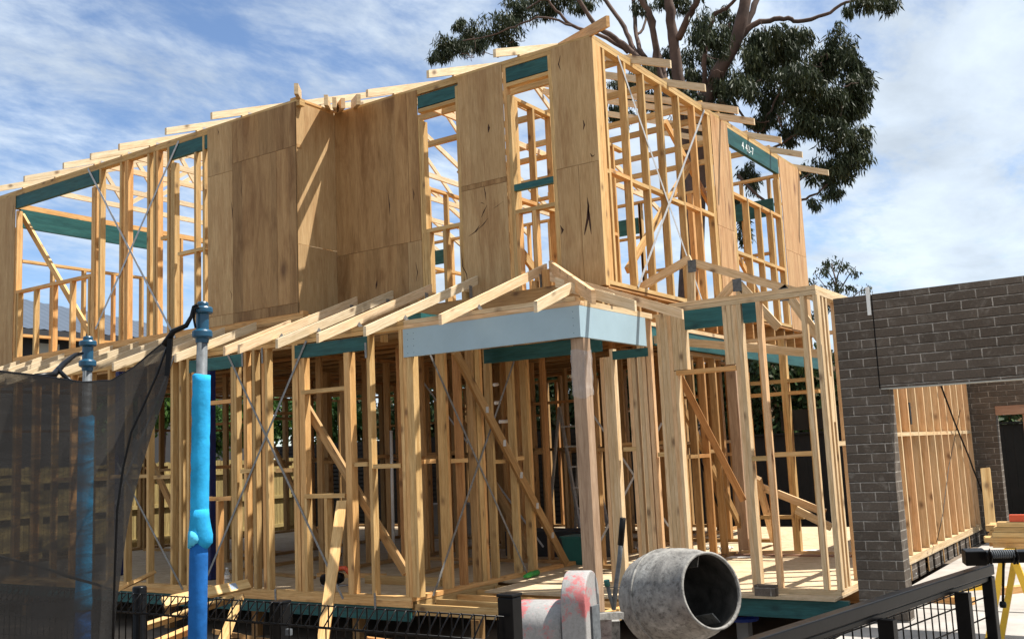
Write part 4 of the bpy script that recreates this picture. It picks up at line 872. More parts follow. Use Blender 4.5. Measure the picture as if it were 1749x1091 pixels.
# ------------------------------------------------------------------ roll-top mesh fence
FY = PD(540, 1040, 3.9).y
fx0, fx1 = -7.5, PY(858, 1050, FY).x
ftop = PY(600, 1036, FY).z
fence = root('mesh_fence', ((fx0+fx1)/2, FY, GZ), 'black welded mesh fence with rolled top running along the foreground', 'fence')
def fence_wires(b):
    prof = [(0, -1.15), (0, -.085), (-.055, -.075), (-.062, -.066), (.0, -.004), (.008, .0), (.014, -.006), (.012, -.085)]
    x = fx0
    while x < fx1:
        b.tube([(x+random.uniform(-.002, .002), FY+a, ftop+c) for a, c in prof], 0.0030, 5, caps=False); x += .050
    for a, c in ((-.06, -.07), (.006, -.003), (.004, -.088), (.004, -.24), (.004, -.39), (.004, -.54), (.004, -.69), (.004, -.84), (.004, -1.0)):
        b.tube([(fx0, FY+a+.004, ftop+c), (fx1, FY+a+.004, ftop+c)], 0.0030, 5)
one('welded_mesh', BLACKP, fence, fence_wires)
p1 = PY(222, 1010, FY-.0)
one('post', BLACKP, fence, lambda b: b.lathe([(.0, ftop+.025), (.028, ftop+.025), (.032, ftop+.018), (.032, GZ)], (p1.x, FY+.05, 0), (0, 0, 1), 20))
for px, py in ((475, 1028), (867, 1016)):
    p = PY(px, py, FY+.05)
    one('post', BLACKP, fence, lambda b: (b.box((p.x-.031, FY+.03, GZ), (p.x+.031, FY+.09, p.z-.006), 2), b.box((p.x-.034, FY+.027, p.z-.005), (p.x+.034, FY+.093, p.z+.006), 0)), bevel=.004)
one('clip', STEEL, fence, lambda b: b.box((PY(487, 1080, FY).x-.012, FY+.012, PY(487, 1080, FY).z-.012), (PY(487, 1080, FY).x+.012, FY+.028, PY(487, 1080, FY).z+.012)))
# ------------------------------------------------------------------ driveway gate
GT = -.50
gr, gl = PZ(1688, 962, GT), PZ(1278, 1091, GT)
gd = (gr-gl).normalized(); gl2 = gl-gd*.9; gs = gd.cross(Vector((0, 0, 1)))
gate = root('driveway_gate', (gr.x, gr.y, GZ), 'black steel framed mesh gate swung open beside the driveway', 'gate')
Zv = Vector((0, 0, 1))
one('top_rail', BLACKP, gate, lambda b: (b.bar(gl2-Zv*.02, gr-Zv*.02, .042, .04, side=gs), b.bar(gl2-Zv*.052, gr-Zv*.052, .022, .020, side=gs)), bevel=.004)
one('stile', BLACKP, gate, lambda b: b.bar(gr-gd*.02-Zv*.045, gr-gd*.02-Zv*1.35, .04, .04, side=gs), bevel=.004)
one('bottom_rail', BLACKP, gate, lambda b: b.bar(gl2-Zv*1.3, gr-Zv*1.3, .04, .04, side=gs))
def gate_wires(b):
    n = int((gr-gl2).length/.062)
    for i in range(n):
        p = gl2+gd*(.062*i)-gs*.014+Vector((0, 0, 0)); b.tube([p-Zv*.04, p-Zv*.075-gs*.012, p-Zv*1.3-gs*.012], .0028, 5)
    for c in (.075, .125, .20, .275, .35, .5, .65, .8, .95, 1.1, 1.25):
        b.tube([gl2-Zv*c-gs*.016, gr-gd*.02-Zv*c-gs*.016], .003, 5)
one('welded_mesh', BLACKP, gate, gate_wires)
h0 = PD(1650, 950, 3.75); h1 = PD(1790, 947, 3.72)
one('hinge_bar', BLACKP, gate, lambda b: b.bar(PD(1646, 951, 3.78), PD(1682, 950, 3.77), .055, .055, side=camf), bevel=.004)
one('hinge_bar', BLACKP, gate, lambda b: b.bar(PD(1680, 950, 3.77), PD(1800, 948, 3.7), .04, .042, side=camf), bevel=.003)
def spring(b):
    a, c = PD(1692, 946, 3.72), PD(1733, 945, 3.71); n = 140; pts = []
    d = (c-a); u = Vector((0, 0, 1)); v = d.normalized().cross(u)
    for i in range(n+1):
        t = i/n; ph = t*2*math.pi*11; pts.append(a+d*t+u*math.cos(ph)*.014+v*math.sin(ph)*.014)
    b.tube(pts, .0028, 5)
one('spring', STEEL, gate, spring)
for px in (1690, 1735): one('spring_bracket', BLACKP, gate, lambda b: b.tube([PD(px-2, 962, 3.71), PD(px-4, 950, 3.70), PD(px, 938, 3.70), PD(px+4, 950, 3.70), PD(px+3, 962, 3.71)], .005, 8))
one('drop_bolt', BLACKP, gate, lambda b: (b.tube([PD(1714, 960, 3.73), PD(1713, 1028, 3.73)], .0048, 10), b.lathe([(.0, -.012), (.011, -.010), (.013, 0), (.011, .010), (.005, .013)], PD(1713, 1032, 3.73), (0, 0, 1), 14)))
for x, y in ((1625, 1060), (1490, 1091)):
    one('brace', BLACKP, gate, lambda b: (lambda p: b.bar(p, p-Zv*1.2, .03, .05, side=gd))(gl2.lerp(gr, .86 if x == 1625 else .62)-Zv*.06+gs*.03))
# ------------------------------------------------------------------ cement mixer
mc = PD(1215, 1008, 5.6)
maxis = (camr*.50 - camf*.80 + Vector(M[:, 1].tolist())*.33).normalized()
mixer = root('cement_mixer', (mc.x-.4, mc.y+.1, GZ), 'cement crusted grey concrete mixer with tilted drum and faded red gear case', 'concrete mixer')
o_ = mc-maxis*.60
prof = [(.05, -.02), (.15, -.02), (.225, .03), (.262, .09), (.276, .16), (.280, .23), (.280, .24), (.277, .31), (.265, .40), (.245, .50), (.222, .60), (.226, .608), (.226, .624), (.212, .626), (.209, .61), (.232, .50), (.252, .40), (.264, .31), (.266, .23), (.262, .15), (.22, .05), (.14, .0), (.0, -.005)]
prof = [(r*(.95 if h > .5 else 1.0), h*.97) for r, h in prof]
drum = one('drum', DRUM, mixer, lambda b: b.lathe(prof[:15], o_, maxis, 48))
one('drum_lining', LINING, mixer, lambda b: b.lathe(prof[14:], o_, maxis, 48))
one('mixing_blade', DRUM, mixer, lambda b: [b.bar(o_+maxis*.12+d*.20, o_+maxis*.46+d*.19, .008, .07, side=maxis.cross(d)) for d in [(maxis.orthogonal().normalized()*math.cos(a)+maxis.cross(maxis.orthogonal().normalized())*math.sin(a)) for a in (.4, 2.5, 4.6)]])
one('drum_ring', DRUM, mixer, lambda b: b.lathe([(.279, .222), (.286, .222), (.286, .240), (.279, .240)], o_, maxis, 48))
# gear case: upright box with an arched top, and a motor box beside it
ca, cb = PD(962, 1091, 5.35), PD(1003, 1091, 5.30)
cu = (cb-ca); cu.z = 0; cu.normalize(); cn = Vector((cu.y, -cu.x, 0))   # cn towards the viewer
if cn.dot(camf) > 0: cn = -cn
def arch(b, o, u, n, wd, z0, z1, dep, seg=18):
    """flat panel wd wide along u with an arched top at z1, dep thick away from n"""
    pts = [(0, z0), (wd, z0)]; r = wd/2
    for i in range(seg+1):
        a = math.pi*i/seg; pts.append((r+r*math.cos(a), z1-r*.85+r*.85*math.sin(a)))
    A = [b.bm.verts.new(o+u*x+Zv*(z-o.z)) for x, z in pts]; Bq = [b.bm.verts.new(o+u*x+Zv*(z-o.z)-n*dep) for x, z in pts]
    b.bm.faces.new(A); b.bm.faces.new(Bq[::-1])
    for i in range(len(A)):
        k = (i+1) % len(A); f = b.bm.faces.new((A[i], Bq[i], Bq[k], A[k])); f.smooth = i > 1 and i < len(A)-1
# the case turns its narrow edge to the viewer: u runs away from the viewer
zt1 = PD(990, 972, 5.35).z
gu = (camf*1.0+camr*.30); gu.z = 0; gu.normalize(); gn = Vector((-gu.y, gu.x, 0))
if gn.dot(camr) > 0: gn = -gn
og = PD(1000, 1040, 5.1)
one('gear_case', WORN, mixer, lambda b: arch(b, og, gu, -gn, .34, zt1-.75, zt1, .13), bevel=.008)
og2 = PD(958, 1060, 5.2); zt2 = PD(920, 1028, 5.3).z
one('motor_box', WORN, mixer, lambda b: arch(b, og2, gu, -gn, .30, zt2-.5, zt2, .26), bevel=.012)
one('case_edge', STEEL, mixer, lambda b: b.box(og+gu*.1+Vector((-.0, 0, -.22)), og+gu*.16+Vector((.03, .02, .0)), 2))
one('frame_bar', DRUM, mixer, lambda b: (b.bar(PD(1008, 1052, 5.35), PD(1062, 1050, 5.42), .05, .035), b.bar(PD(1028, 1055, 5.4), PD(1028, 1130, 5.4), .06, .10, side=camf), b.bar(PD(1050, 1058, 5.5), PD(1052, 1150, 5.5), .05, .05, side=camf)))
one('tilt_lever', STEEL, mixer, lambda b: b.tube([PD(1048, 1040, 5.42), PD(1052, 1000, 5.42), PD(1058, 955, 5.4), PD(1062, 910, 5.4)], .013, 10))
one('lever_grip', BLACKP, mixer, lambda b: b.tube([PD(1060, 930, 5.4), PD(1064, 884, 5.4)], .017, 12))
one('tilt_lever', STEEL, mixer, lambda b: b.tube([PD(1049, 1040, 5.42), PD(1042, 1018, 5.42), PD(1037, 995, 5.4)], .011, 10))
one('lever_grip', GREENT, mixer, lambda b: b.tube([PD(1037.5, 1000, 5.4), PD(1036, 990, 5.4)], .016, 12))
one('leg', STEEL, mixer, lambda b: (b.bar(mc-maxis*.45-Zv*.3, Vector((mc.x-.35, mc.y-.1, GZ)), .05, .05), b.bar(mc-maxis*.3+camr*.2-Zv*.35, Vector((mc.x+.3, mc.y+.2, GZ)), .05, .05)))
# ------------------------------------------------------------------ timber, tools and odds and ends
def plank(p, q, w, h, label, side=None, m=PINE, name='timber_plank', tone=None, cat='plank'):
    b = MB(); b.bar(p, q, w, h, side=side, tone=tone); return tag(b.build(name, m), label, cat)
plank(PY(584, 856, 7.88), PY(548, 1120, 6.9), .035, .105, 'tan plank leaning against the front window studs', side=camf)
plank(PY(300, 1030, 6.8)+Vector((-.2, 0, .0)), PY(425, 1000, 7.75)+Vector((0, 0, .02)), .12, .04, 'stamped pine board propped up on the floor edge behind the mesh fence', side=(0, 1, .3))
pb_a, pb_b = PY(300, 1030, 6.8)+Vector((-.2, 0, .0)), PY(425, 1000, 7.75)+Vector((0, 0, .02)); pb_d = (pb_b-pb_a).normalized()
pb_s = Vector((0, 1, .3)); pb_s = (pb_s-pb_d*pb_s.dot(pb_d)).normalized(); pb_u = pb_s.cross(pb_d); pb_u = pb_u if pb_u.z > 0 else -pb_u
stamped = [o for o in bpy.data.objects if o.get('label', '').startswith('stamped pine')][0]
for i in range(5): one('ink_stripe', INK, stamped, lambda b: b.bar(pb_a.lerp(pb_b, .80)+pb_u*.0212+pb_d*(.016*i-.03), pb_a.lerp(pb_b, .80)+pb_u*.0212+pb_d*(.016*i-.02), .08, .0012, side=pb_s))
plank(PY(210, 1002, 7.4), PY(258, 980, 7.9), .16, .04, 'short pine board lying on the floor edge beside the net', side=(0, 1, .3))
plank(PY(230, 1075, 6.2), PY(395, 1022, 7.5), .09, .04, 'long pine offcut sloping down behind the mesh fence', side=(0, 1, .2))
plank(PY(375, 1110, 6.0), PY(410, 1018, 7.6), .09, .04, 'narrow pine offcut standing steeply behind the blue pole', side=camf)
plank(PY(240, 1110, 5.8), PY(340, 1068, 6.6), .14, .04, 'broad pine offcut low on the ground pile behind the fence', side=(0, 1, .3))
rub = MB()
for i in range(40):
    c = Vector((random.uniform(-8.5, -5.2), random.uniform(5.6, 7.6), GZ+random.uniform(.03, .3))); a = random.uniform(0, 6.28); l = random.uniform(.1, .5)
    d = Vector((math.cos(a), math.sin(a), random.uniform(-.3, .3)))*l; rub.bar(c-d, c+d, random.uniform(.05, .14), random.uniform(.02, .05))
stuff(tag(rub.build('timber_debris', PINEO), 'heap of timber offcuts scattered on the ground behind the mesh fence', 'debris'))
# water bottles
def bottle(p, label, h=.24, r=.037, lay=None):
    t = root('water_bottle', p, label, 'bottle')
    axb = Vector(lay).normalized() if lay else Vector((0, 0, 1)); o = Vector(p)+(Vector((0, 0, r)) if lay else Vector((0, 0, 0)))
    one('bottle_body', CLEAR, t, lambda b: b.lathe([(0, .0), (r*.9, .0), (r, .01), (r, h*.4), (r*.93, h*.43), (r, h*.46), (r, h*.68), (r*.35, h*.9), (r*.35, h*.94), (0, h*.94)], o, axb, 18))
    one('bottle_cap', WHITE, t, lambda b: b.lathe([(0, h*.92), (r*.42, h*.92), (r*.42, h), (0, h)], o, axb, 14))
    one('bottle_label', WHITE, t, lambda b: b.lathe([(r*1.01, h*.48), (r*1.01, h*.66)], o, axb, 18))
bottle(PZ(388, 1004, D+.001), 'clear plastic water bottle standing upright on the floor beside the front studs')
bottle(PZ(1205, 938, D+.001), 'crumpled clear bottle lying on the floor by the entry studs', .2, .035, (1, .3, 0))
bottle(PZ(1232, 942, D+.001), 'clear bottle lying beside the reddish stud base in the right room', .22, .037, (.4, 1, 0))
bottle(PZ(1078, 942, D+.001), 'clear bottle lying behind the mixer lever on the entry floor', .22, .037, (1, .2, 0))
# loose bits on the sheet floor
def flat(name, px, py, sx, sy, h, m, label, cat, rz=0):
    p = PZ(px, py, D); b = MB(); c, s = math.cos(rz), math.sin(rz); X_ = Vector((c, s, 0)); Y_ = Vector((-s, c, 0))
    b.hexa([p+X_*(sx if i & 1 else -sx)+Y_*(sy if i & 2 else -sy)+Zv*(h+.002 if i & 4 else .002) for i in range(8)], 0); return tag(b.build(name, m), label, cat)
flat('paper_sheet', 1262, 951, .30, .10, .003, WHITE, 'white sheet of paper lying on the sunlit floor', 'paper', .2)
flat('paper_sheet', 1385, 941, .16, .10, .01, WHITE, 'crumpled white sheet near the back of the right room', 'paper', .5)
flat('hand_tool', 1315, 923, .16, .03, .03, BLACKP, 'small dark hand tool lying on the floor of the right room', 'tool', .1)
flat('timber_offcut', 640, 918, .07, .04, .04, POSTM, 'small reddish timber block on the floor behind the front studs', 'offcut', .3)
flat('timber_offcut', 955, 968, .09, .045, .04, PINEO, 'short block at the foot of the diagonal timber prop', 'offcut', .4)
flat('timber_board', 1330, 949, .9, .045, .02, POSTM, 'long reddish board lying flat across the right room floor', 'board', .05)
flat('timber_board', 600, 985, .5, .045, .045, PINE, 'pale pine board lying inside the front wall plate', 'board', .12)
flat('timber_board', 690, 998, .55, .045, .09, PINE, 'pine board on edge just inside the front corner studs', 'board', .02)
flat('timber_board', 500, 985, .45, .05, .03, PINEO, 'old board on the floor behind the window cripple studs', 'board', -.2)
bz = PY(1290, 1018, 9.30)
tag(one('loose_brick', BRICK, None, lambda b: brick_box(b, (bz.x, 9.29, D+.001), (bz.x+.20, 9.38, D+.10))), 'single loose brown brick standing on the yellow edged floor sheet', 'brick')
tub = root('tool_tub', PZ(1000, 958, D), 'dark green plastic tub on the porch floor beside the timber prop', 'tub')
tp0 = PZ(998, 962, D)
one('tub_body', GREENT, tub, lambda b: b.hexa([tp0+Vector((sx_*(1.15 if k else .9), sy_*(1.15 if k else .9), .33*k+.002)) for k in (0, 1) for sy_ in (-.14, .14) for sx_ in (-.2, .2)], 2))
one('tub_rim', GREENT, tub, lambda b: b.box(tp0+Vector((-.245, -.175, .334)), tp0+Vector((.245, .175, .355)), 0))
# plastering / tool box and step ladder deep in the house
lad = root('step_ladder', PZ(1015, 938, D), 'grey aluminium step ladder standing behind the porch prop', 'ladder')
lb = PZ(1028, 940, D); lt_ = lb+Vector((-.55, .35, 2.1)); lr = Vector((.35, .25, 0))
for s_, nm in ((0, 'ladder_rail'), (1, 'ladder_rail')): one(nm, STRAPM, lad, lambda b: b.bar(lb+lr*s_-lr*.6, lt_+lr*s_*.7-lr*.5, .03, .07))
for i in range(1, 7):
    t = i/7; one('ladder_step', STRAPM, lad, lambda b: b.bar(lb.lerp(lt_, t)-lr*.58, lb.lerp(lt_, t)+lr*.30, .08, .025, side=(0, 1, 0)))
for i in range(2): one('ladder_rail', STRAPM, lad, lambda b: b.bar(lt_-lr*.5+lr*.7*i, lb+Vector((-1.0, .6, 0))-lr*.6+lr*i, .025, .05))
# pipes
pv = root('vent_pipes', PZ(860, 960, D), 'white plastic pipe run with short stubs between the inner studs', 'pipe')
for xa, xb, y in ((844, 850, 657), (846, 853, 688), (853, 867, 720)): one('pipe', PVC, pv, lambda b: b.tube([PY(xa, y, 10.2), PY(xb, y-1, 10.3)], .022, 10))
one('pipe', PVC, pv, lambda b: b.tube([PY(668, 735, 10.9), PY(672, 930, 10.9)], .022, 10))
dk = tag(one('storage_chest', WALLD, None, lambda b: b.box((-8.3, 12.0, D+.002), (-6.7, 12.6, D+.34), 0)), 'long low dark chest standing on the floor deep inside the frame', 'chest')
tag(one('concrete_block', CONC, None, lambda b: b.box((-12.6, 15.2, D+.002), (-11.0, 15.8, D+.55), 0)), 'pale grey block on the floor far inside behind the left studs', 'block')
for px, lab in ((203, 'navy blue wrapped post beside the net edge behind the front studs'), (360, 'navy blue wrapped post behind the light blue foam pole')):
    p = PY(px, 850, 8.75); tag(one('wrapped_post', NAVY, None, lambda b: b.box((p.x-.05, 8.7, D+.001), (p.x+.05, 8.8, 1.43), 2), bevel=.01), lab, 'post')
p = PY(1080, 985, 9.25); tag(one('painted_offcut', plain('light_teal_paint', (.05, .28, .36), .5, var=.2), None, lambda b: b.bar(p-Zv*.12, p+Zv*.06+Vector((-.02, .06, 0)), .12, .02, side=(1, .2, 0))), 'light teal painted offcut standing behind the mixer drum', 'offcut')
tl = root('power_tool', PZ(575, 998, D), 'orange and black power tool lying on the floor behind the window studs', 'power tool')
tq = PZ(570, 1000, D)
one('tool_body', BLACKP, tl, lambda b: b.lathe([(0, -.16), (.06, -.15), (.075, -.05), (.07, .06), (.05, .12), (0, .13)], tq+Vector((0, 0, .085)), (1, .2, .1), 14))
one('tool_handle', ORANGE, tl, lambda b: b.tube([tq+Vector((-.13, 0, .10)), tq+Vector((-.02, .02, .19)), tq+Vector((.14, .05, .20)), tq+Vector((.22, .06, .12))], .028, 8))
one('tool_base', STRAPM, tl, lambda b: b.box(tq+Vector((-.16, -.06, .004)), tq+Vector((.16, .08, .012)), 0))
tag(one('green_tube', plain('bright_green_plastic', (.03, .30, .05), .4, var=.2), None, lambda b: b.tube([PZ(896, 984, D+.035), PZ(905, 981, D+.035), PZ(918, 977, D+.035)], [.018, .034, .034], 12)), 'short green tube lying at the foot of the return wall studs', 'tube')
tag(one('blue_packer', plain('blue_plastic', (.01, .04, .28), .4, var=.2), None, lambda b: b.lathe([(0, .02), (.13, .02), (.16, .0), (.16, -.03), (0, -.03)], PY(1268, 1053, 9.9), (0, 0, 1), 12, smooth=False)), 'dark blue plastic cap on a stump under the right floor edge', 'cap')
part('stump', CONC, lambda b: (lambda p: b.box((p.x-.05, p.y-.05, GZ), (p.x+.07, p.y+.07, p.z-.035), 2))(PY(1268, 1053, 9.9)))
# bars and clamps in the right room
tag(one('steel_rod', BLACKP, None, lambda b: b.tube([PZ(1246, 912, D+.02), PZ(1246, 912, D+.02)+Vector((-.45, -.2, 1.55))], .02, 8)), 'dark steel rod leaning beside the reddish room stud', 'rod')
part('reddish_stud', POSTS, lambda b: b.box((PZ(1262, 944, D).x, PZ(1262, 944, D).y, D), (PZ(1262, 944, D).x+.14, PZ(1262, 944, D).y+.09, 1.18), 2))
for pa, pb in ((PZ(1322, 925, D+.04), PY(1294, 815, 12.2)), (PY(1297, 830, 12.5), PY(1410, 875, 12.6)), (PY(1360, 870, 12.4), PY(1420, 900, 12.4))): part('room_brace', PINEP, lambda b: b.bar(pa, pb, .045, .09, side=(0, 1, 0)))
# timber pack on trestles
DZ = -1.60
sx0 = PY(1690, 915, 8.5)
pack = root('timber_stack', (sx0.x+1.0, 8.6, DZ+.5), 'stack of sawn pine lengths resting on yellow trestles by the garage', 'timber stack')
zz = PY(1692, 936, 8.3).z
rows = []
for r in range(5):
    for c in range(5):
        dx = random.uniform(-.06, .10); 
        if r == 4 and c not in (0, 2, 3): continue
        one('timber_length', PINE, pack, lambda b: b.box((sx0.x+dx+(.12 if r == 4 else 0), 8.35+c*.094, zz+r*.038), (sx0.x+2.6, 8.35+c*.094+.09, zz+r*.038+.035), 0))
for i, xx in enumerate((sx0.x+.16, sx0.x+1.9)):
    tr = root('trestle', (xx, 8.6, DZ), 'yellow trestle under the near end of the timber stack' if i == 0 else 'yellow trestle under the far end of the timber stack', 'trestle')
    one('trestle_top', YEL, tr, lambda b: b.box((xx-.04, 8.1, zz-.072), (xx+.04, 9.0, zz-.002), 1))
    for yy in (8.2, 8.9):
        for sgn in (-1, 1): one('leg', YEL, tr, lambda b: b.bar((xx+sgn*.04, yy, zz-.07), (xx+sgn*.22, yy, DZ+.002), .035, .045))
tag(one('spirit_level', ORANGE, None, lambda b: b.box((sx0.x+.17, 8.36, zz+5*.038+.0), (sx0.x+1.2, 8.42, zz+5*.038+.05), 0)), 'orange spirit level lying on top of the timber stack', 'spirit level')
tag(one('leaning_plank', PINE, None, lambda b: b.bar(PY(1693, 905, 11.2), PY(1683, 800, 11.6), .035, .09, side=(0, 1, 0))), 'short pale plank leaning beside the garage stud wall', 'plank')
for i, (px, py, rz, ln, lab) in enumerate(((1744, 1012, .9, .3, 'thick pine offcut on the concrete below the timber stack'), (1608, 1030, -.2, .3, 'pine offcut on the concrete behind the gate mesh'), (1640, 1010, .8, .3, 'yellow stained offcut on the concrete near the gate end'))):
    p = PZ(px, py, DZ); d = Vector((math.cos(rz), math.sin(rz), 0))*ln
    b = MB(); b.bar(p-d+Zv*.04, p+d+Zv*.04, .1, .07, side=(0, 1, 0)); tag(b.build('timber_offcut', YEL if 'yellow' in lab else PINE), lab, 'offcut')
tag(one('plastic_bag', WHITE, None, lambda b: b.lathe([(0, .16), (.02, .12), (.05, .10), (.09, .04), (.08, 0), (0, 0)], PZ(1553, 984, DZ), (0, 0, 1), 7, smooth=False)), 'scrunched white plastic bag at the foot of the brick pier', 'bag')
# ------------------------------------------------------------------ background
nb = root('neighbour_house', (-36, 17, GZ), 'neighbouring house with dark blue grey corrugated hip roof', 'house')
def corr_roof(b):
    xe, xr, ya_, yb_, ye_, ze = -30, -36, 2.0, 15.9, 28.5, 4.62
    n = 150; prev = None
    for i in range(n+1):
        y = ya_+(ye_-ya_)*i/n; t = 1 if y < yb_ else (ye_-y)/(ye_-yb_); off = .03*(i % 2)
        vs = [b.bm.verts.new((xe, y, ze+off)), b.bm.verts.new((xe+(xr-xe)*t, y, ze+.4*(xe-xr)*t+off))]
        if prev: b.bm.faces.new((prev[0], vs[0], vs[1], prev[1]))
        prev = vs
    zr = ze+.4*6
    b.quad([(xr*2-xe, ya_, ze), (xr, ya_, zr), (xr, yb_, zr), (xr*2-xe, ye_, ze)], [(0, 0)]*4, .5)
    b.quad([(xe, ye_, ze), (xr*2-xe, ye_, ze), (xr, yb_, zr), (xr-.01, yb_, zr)], [(0, 0)]*4, .5)
    b.quad([(xe, ya_, ze), (xr, ya_, zr), (xr*2-xe, ya_, ze), (xr, ya_, ze-.01)], [(0, 0)]*4, .5)
one('roof', ROOFM, nb, corr_roof, recalc=False)
one('fascia', WALLD, nb, lambda b: b.box((-30.06, 2.0, 4.36), (-29.98, 28.5, 4.61), 1))
one('wall', WALLD, nb, lambda b: b.box((-41.4, 2.6, GZ), (-30.6, 28.0, 4.45), 1))
one('window', RENDER, nb, lambda b: (lambda p, q: b.box((-30.598, p.y, q.z), (-30.55, q.y, p.z), 1))(PX(66, 586, -30.6), PX(100, 606, -30.6)))
# paling fence along the left boundary, dark fence at the back
pf = root('paling_fence', (-19, 14, GZ), 'sunlit timber paling fence along the left boundary beyond the frame', 'fence')
def palings(b):
    y = 6
    while y < 24:
        b.box((-19.02, y, GZ), (-19.0, y+.095, .18+random.uniform(-.02, .02)), 2); y += .102
one('palings', PALING, pf, palings)
for z in (-.1, -.75, -1.45): one('rail', PALING, pf, lambda b: b.box((-18.998, 6, z-.04), (-18.94, 24, z+.04), 1, tone=.9))
for y in np.arange(6.5, 24, 2.4): one('post', PALING, pf, lambda b: b.box((-18.938, y, GZ), (-18.85, y+.1, .1), 2, tone=.2))
df = root('dark_fence', (-6, 20, GZ), 'tall black stained fence across the back of the block', 'fence')
one('boards', DARKF, df, lambda b: [b.box((x, 20+.004*(i % 2), GZ), (x+.148, 20.02+.004*(i % 2), .16), 2) for i, x in enumerate(np.arange(-18, 8, .15))])
one('rail', DARKF, df, lambda b: b.box((-18, 19.95, .165), (8, 20.05, .2), 0))
sh = root('slatted_screen', (-15.5, 18.4, GZ), 'dark horizontal slat screen beyond the left studs', 'screen')
one('slat', DARKF, sh, lambda b: [b.box((-20, 18.4, z), (-10.6, 18.43, z+.07), 0) for z in np.arange(-1.5, .45, .1)])
one('added_backing', DARKF, sh, lambda b: b.box((-20, 18.52, GZ), (-10.6, 18.54, .5), 0))  # added dark panel, keeps bright background from showing between the slats
one('post', DARKF, sh, lambda b: [b.box((x, 18.44, GZ), (x+.09, 18.5, .5), 2) for x in (-19.9, -16.8, -13.7, -10.7)])
# foliage
def leaves(name, m, centers, radii, counts, size=(.14, .035), droop=.75, parent=None, sub=9, seed=1):
    r = np.random.default_rng(seed); P = []; T = []
    for c, rad, n in zip(centers, radii, counts):
        rad = np.asarray(rad); k = max(3, int(sub))
        u = r.normal(size=(k, 3)); u /= np.linalg.norm(u, axis=1)[:, None]; u *= (r.random((k, 1))**.45)*.82
        sc = c+u*rad; st = r.random(k)
        idx = r.integers(0, k, n); d = r.normal(size=(n, 3)); d /= np.linalg.norm(d, axis=1)[:, None]
        P.append(sc[idx]+d*(r.random((n, 1))**.5)*rad*(.26+.24*r.random((k, 1))[idx])); T.append(np.clip(st[idx]*.35+r.random(n)*.6, 0, 1))
    P = np.concatenate(P); T = np.concatenate(T); n = len(P)
    ax_ = r.normal(size=(n, 3)); ax_[:, 2] = -abs(ax_[:, 2])*(1+2*droop)-droop; ax_ /= np.linalg.norm(ax_, axis=1)[:, None]
    sd_ = np.cross(ax_, r.normal(size=(n, 3))); sd_ /= np.linalg.norm(sd_, axis=1)[:, None]
    ln = size[0]*(.6+.8*r.random((n, 1))); wd = size[1]*(.7+.6*r.random((n, 1)))
    V = np.empty((n, 4, 3)); V[:, 0] = P; V[:, 1] = P+ax_*ln*.45+sd_*wd/2; V[:, 2] = P+ax_*ln; V[:, 3] = P+ax_*ln*.45-sd_*wd/2
    base = np.array(parent['base']) if parent else np.zeros(3)
    me = bpy.data.meshes.new(name); me.vertices.add(4*n); me.vertices.foreach_set('co', (V-base).reshape(-1))
    me.loops.add(4*n); me.loops.foreach_set('vertex_index', np.arange(4*n, dtype=np.int32))
    me.polygons.add(n); me.polygons.foreach_set('loop_start', np.arange(0, 4*n, 4, dtype=np.int32))
    a = me.attributes.new('tone', 'FLOAT', 'FACE'); a.data.foreach_set('value', T.astype(np.float32))
    me.update(calc_edges=True); me.validate(); me.materials.append(m)
    o = bpy.data.objects.new(name, me); COL.objects.link(o)
    if parent: o.parent = parent
    return o
TYY = 24.0
def tpt(px, py, off=0): return np.array(PY(px, py, TYY+off))
PXM = np.linalg.norm(tpt(1300, 200)-tpt(1301, 200))       # metres per pixel at the tree
gum = root('gum_tree', (*PY(1185, 500, TYY).xy, GZ), 'tall eucalyptus with bare ruddy limbs and dark drooping leaf clumps behind the house', 'tree')
trunkb = MB(); twigs = MB()
def limb(pl, w0, w1, offs=None, into=None):
    n = len(pl); pts = []; rr = []
    offs = offs or (0, 0)
    for i in range(n-1):
        for k in range(4):
            t = k/4; g = (i+t)/(n-1)
            p0, p1, p2, p3 = pl[max(i-1, 0)], pl[i], pl[i+1], pl[min(i+2, n-1)]
            x, y = [.5*(2*p1[a]+(p2[a]-p0[a])*t+(2*p0[a]-5*p1[a]+4*p2[a]-p3[a])*t*t+(3*p1[a]-p0[a]-3*p2[a]+p3[a])*t**3) for a in (0, 1)]
            pts.append(tpt(x, y, offs[0]+(offs[1]-offs[0])*g)+rng.normal(0, .015, 3)); rr.append((w0+(w1-w0)*g)/2*.88*PXM*(1+rng.normal(0, .04)))
    pts.append(tpt(*pl[-1], offs[1])); rr.append(w1/2*PXM)
    if into: into.tube(pts, rr, 5)
    else: one('branch', BARK, gum, lambda b: b.tube(pts, rr, 9))
base = tpt(1172, 740)
trunkb.tube([(base[0]-.1, base[1], GZ), base, tpt(1180, 480), tpt(1187, 330), tpt(1196, 220), tpt(1203, 160)], [.5, .38, .32, .28, .25, .19], 12)
limb([(1198, 200), (1220, 140), (1250, 85), (1268, 30), (1276, -40), (1280, -120)], 32, 18, (0, .5))
limb([(1252, 85), (1280, 48), (1305, 37), (1339, 31), (1364, 37), (1408, 26), (1445, 4), (1485, -2), (1530, 8)], 13, 3, (.3, 1.5))
limb([(1262, 60), (1286, 20), (1300, -30), (1310, -90)], 15, 8, (.4, 1.5))
limb([(1182, 330), (1168, 200), (1156, 110), (1149, 50), (1141, -10), (1130, -100)], 26, 15, (0, -.5))
limb([(1158, 66), (1176, 30), (1193, -3), (1210, -50)], 15, 9, (-.3, -1))
limb([(1160, 200), (1126, 130), (1119, 73), (1111, 26), (1093, -4), (1070, -60)], 17, 9, (0, -1))
limb([(1140, 150), (1121, 80), (1105, 20), (1098, -30)], 12, 7, (.2, .8))
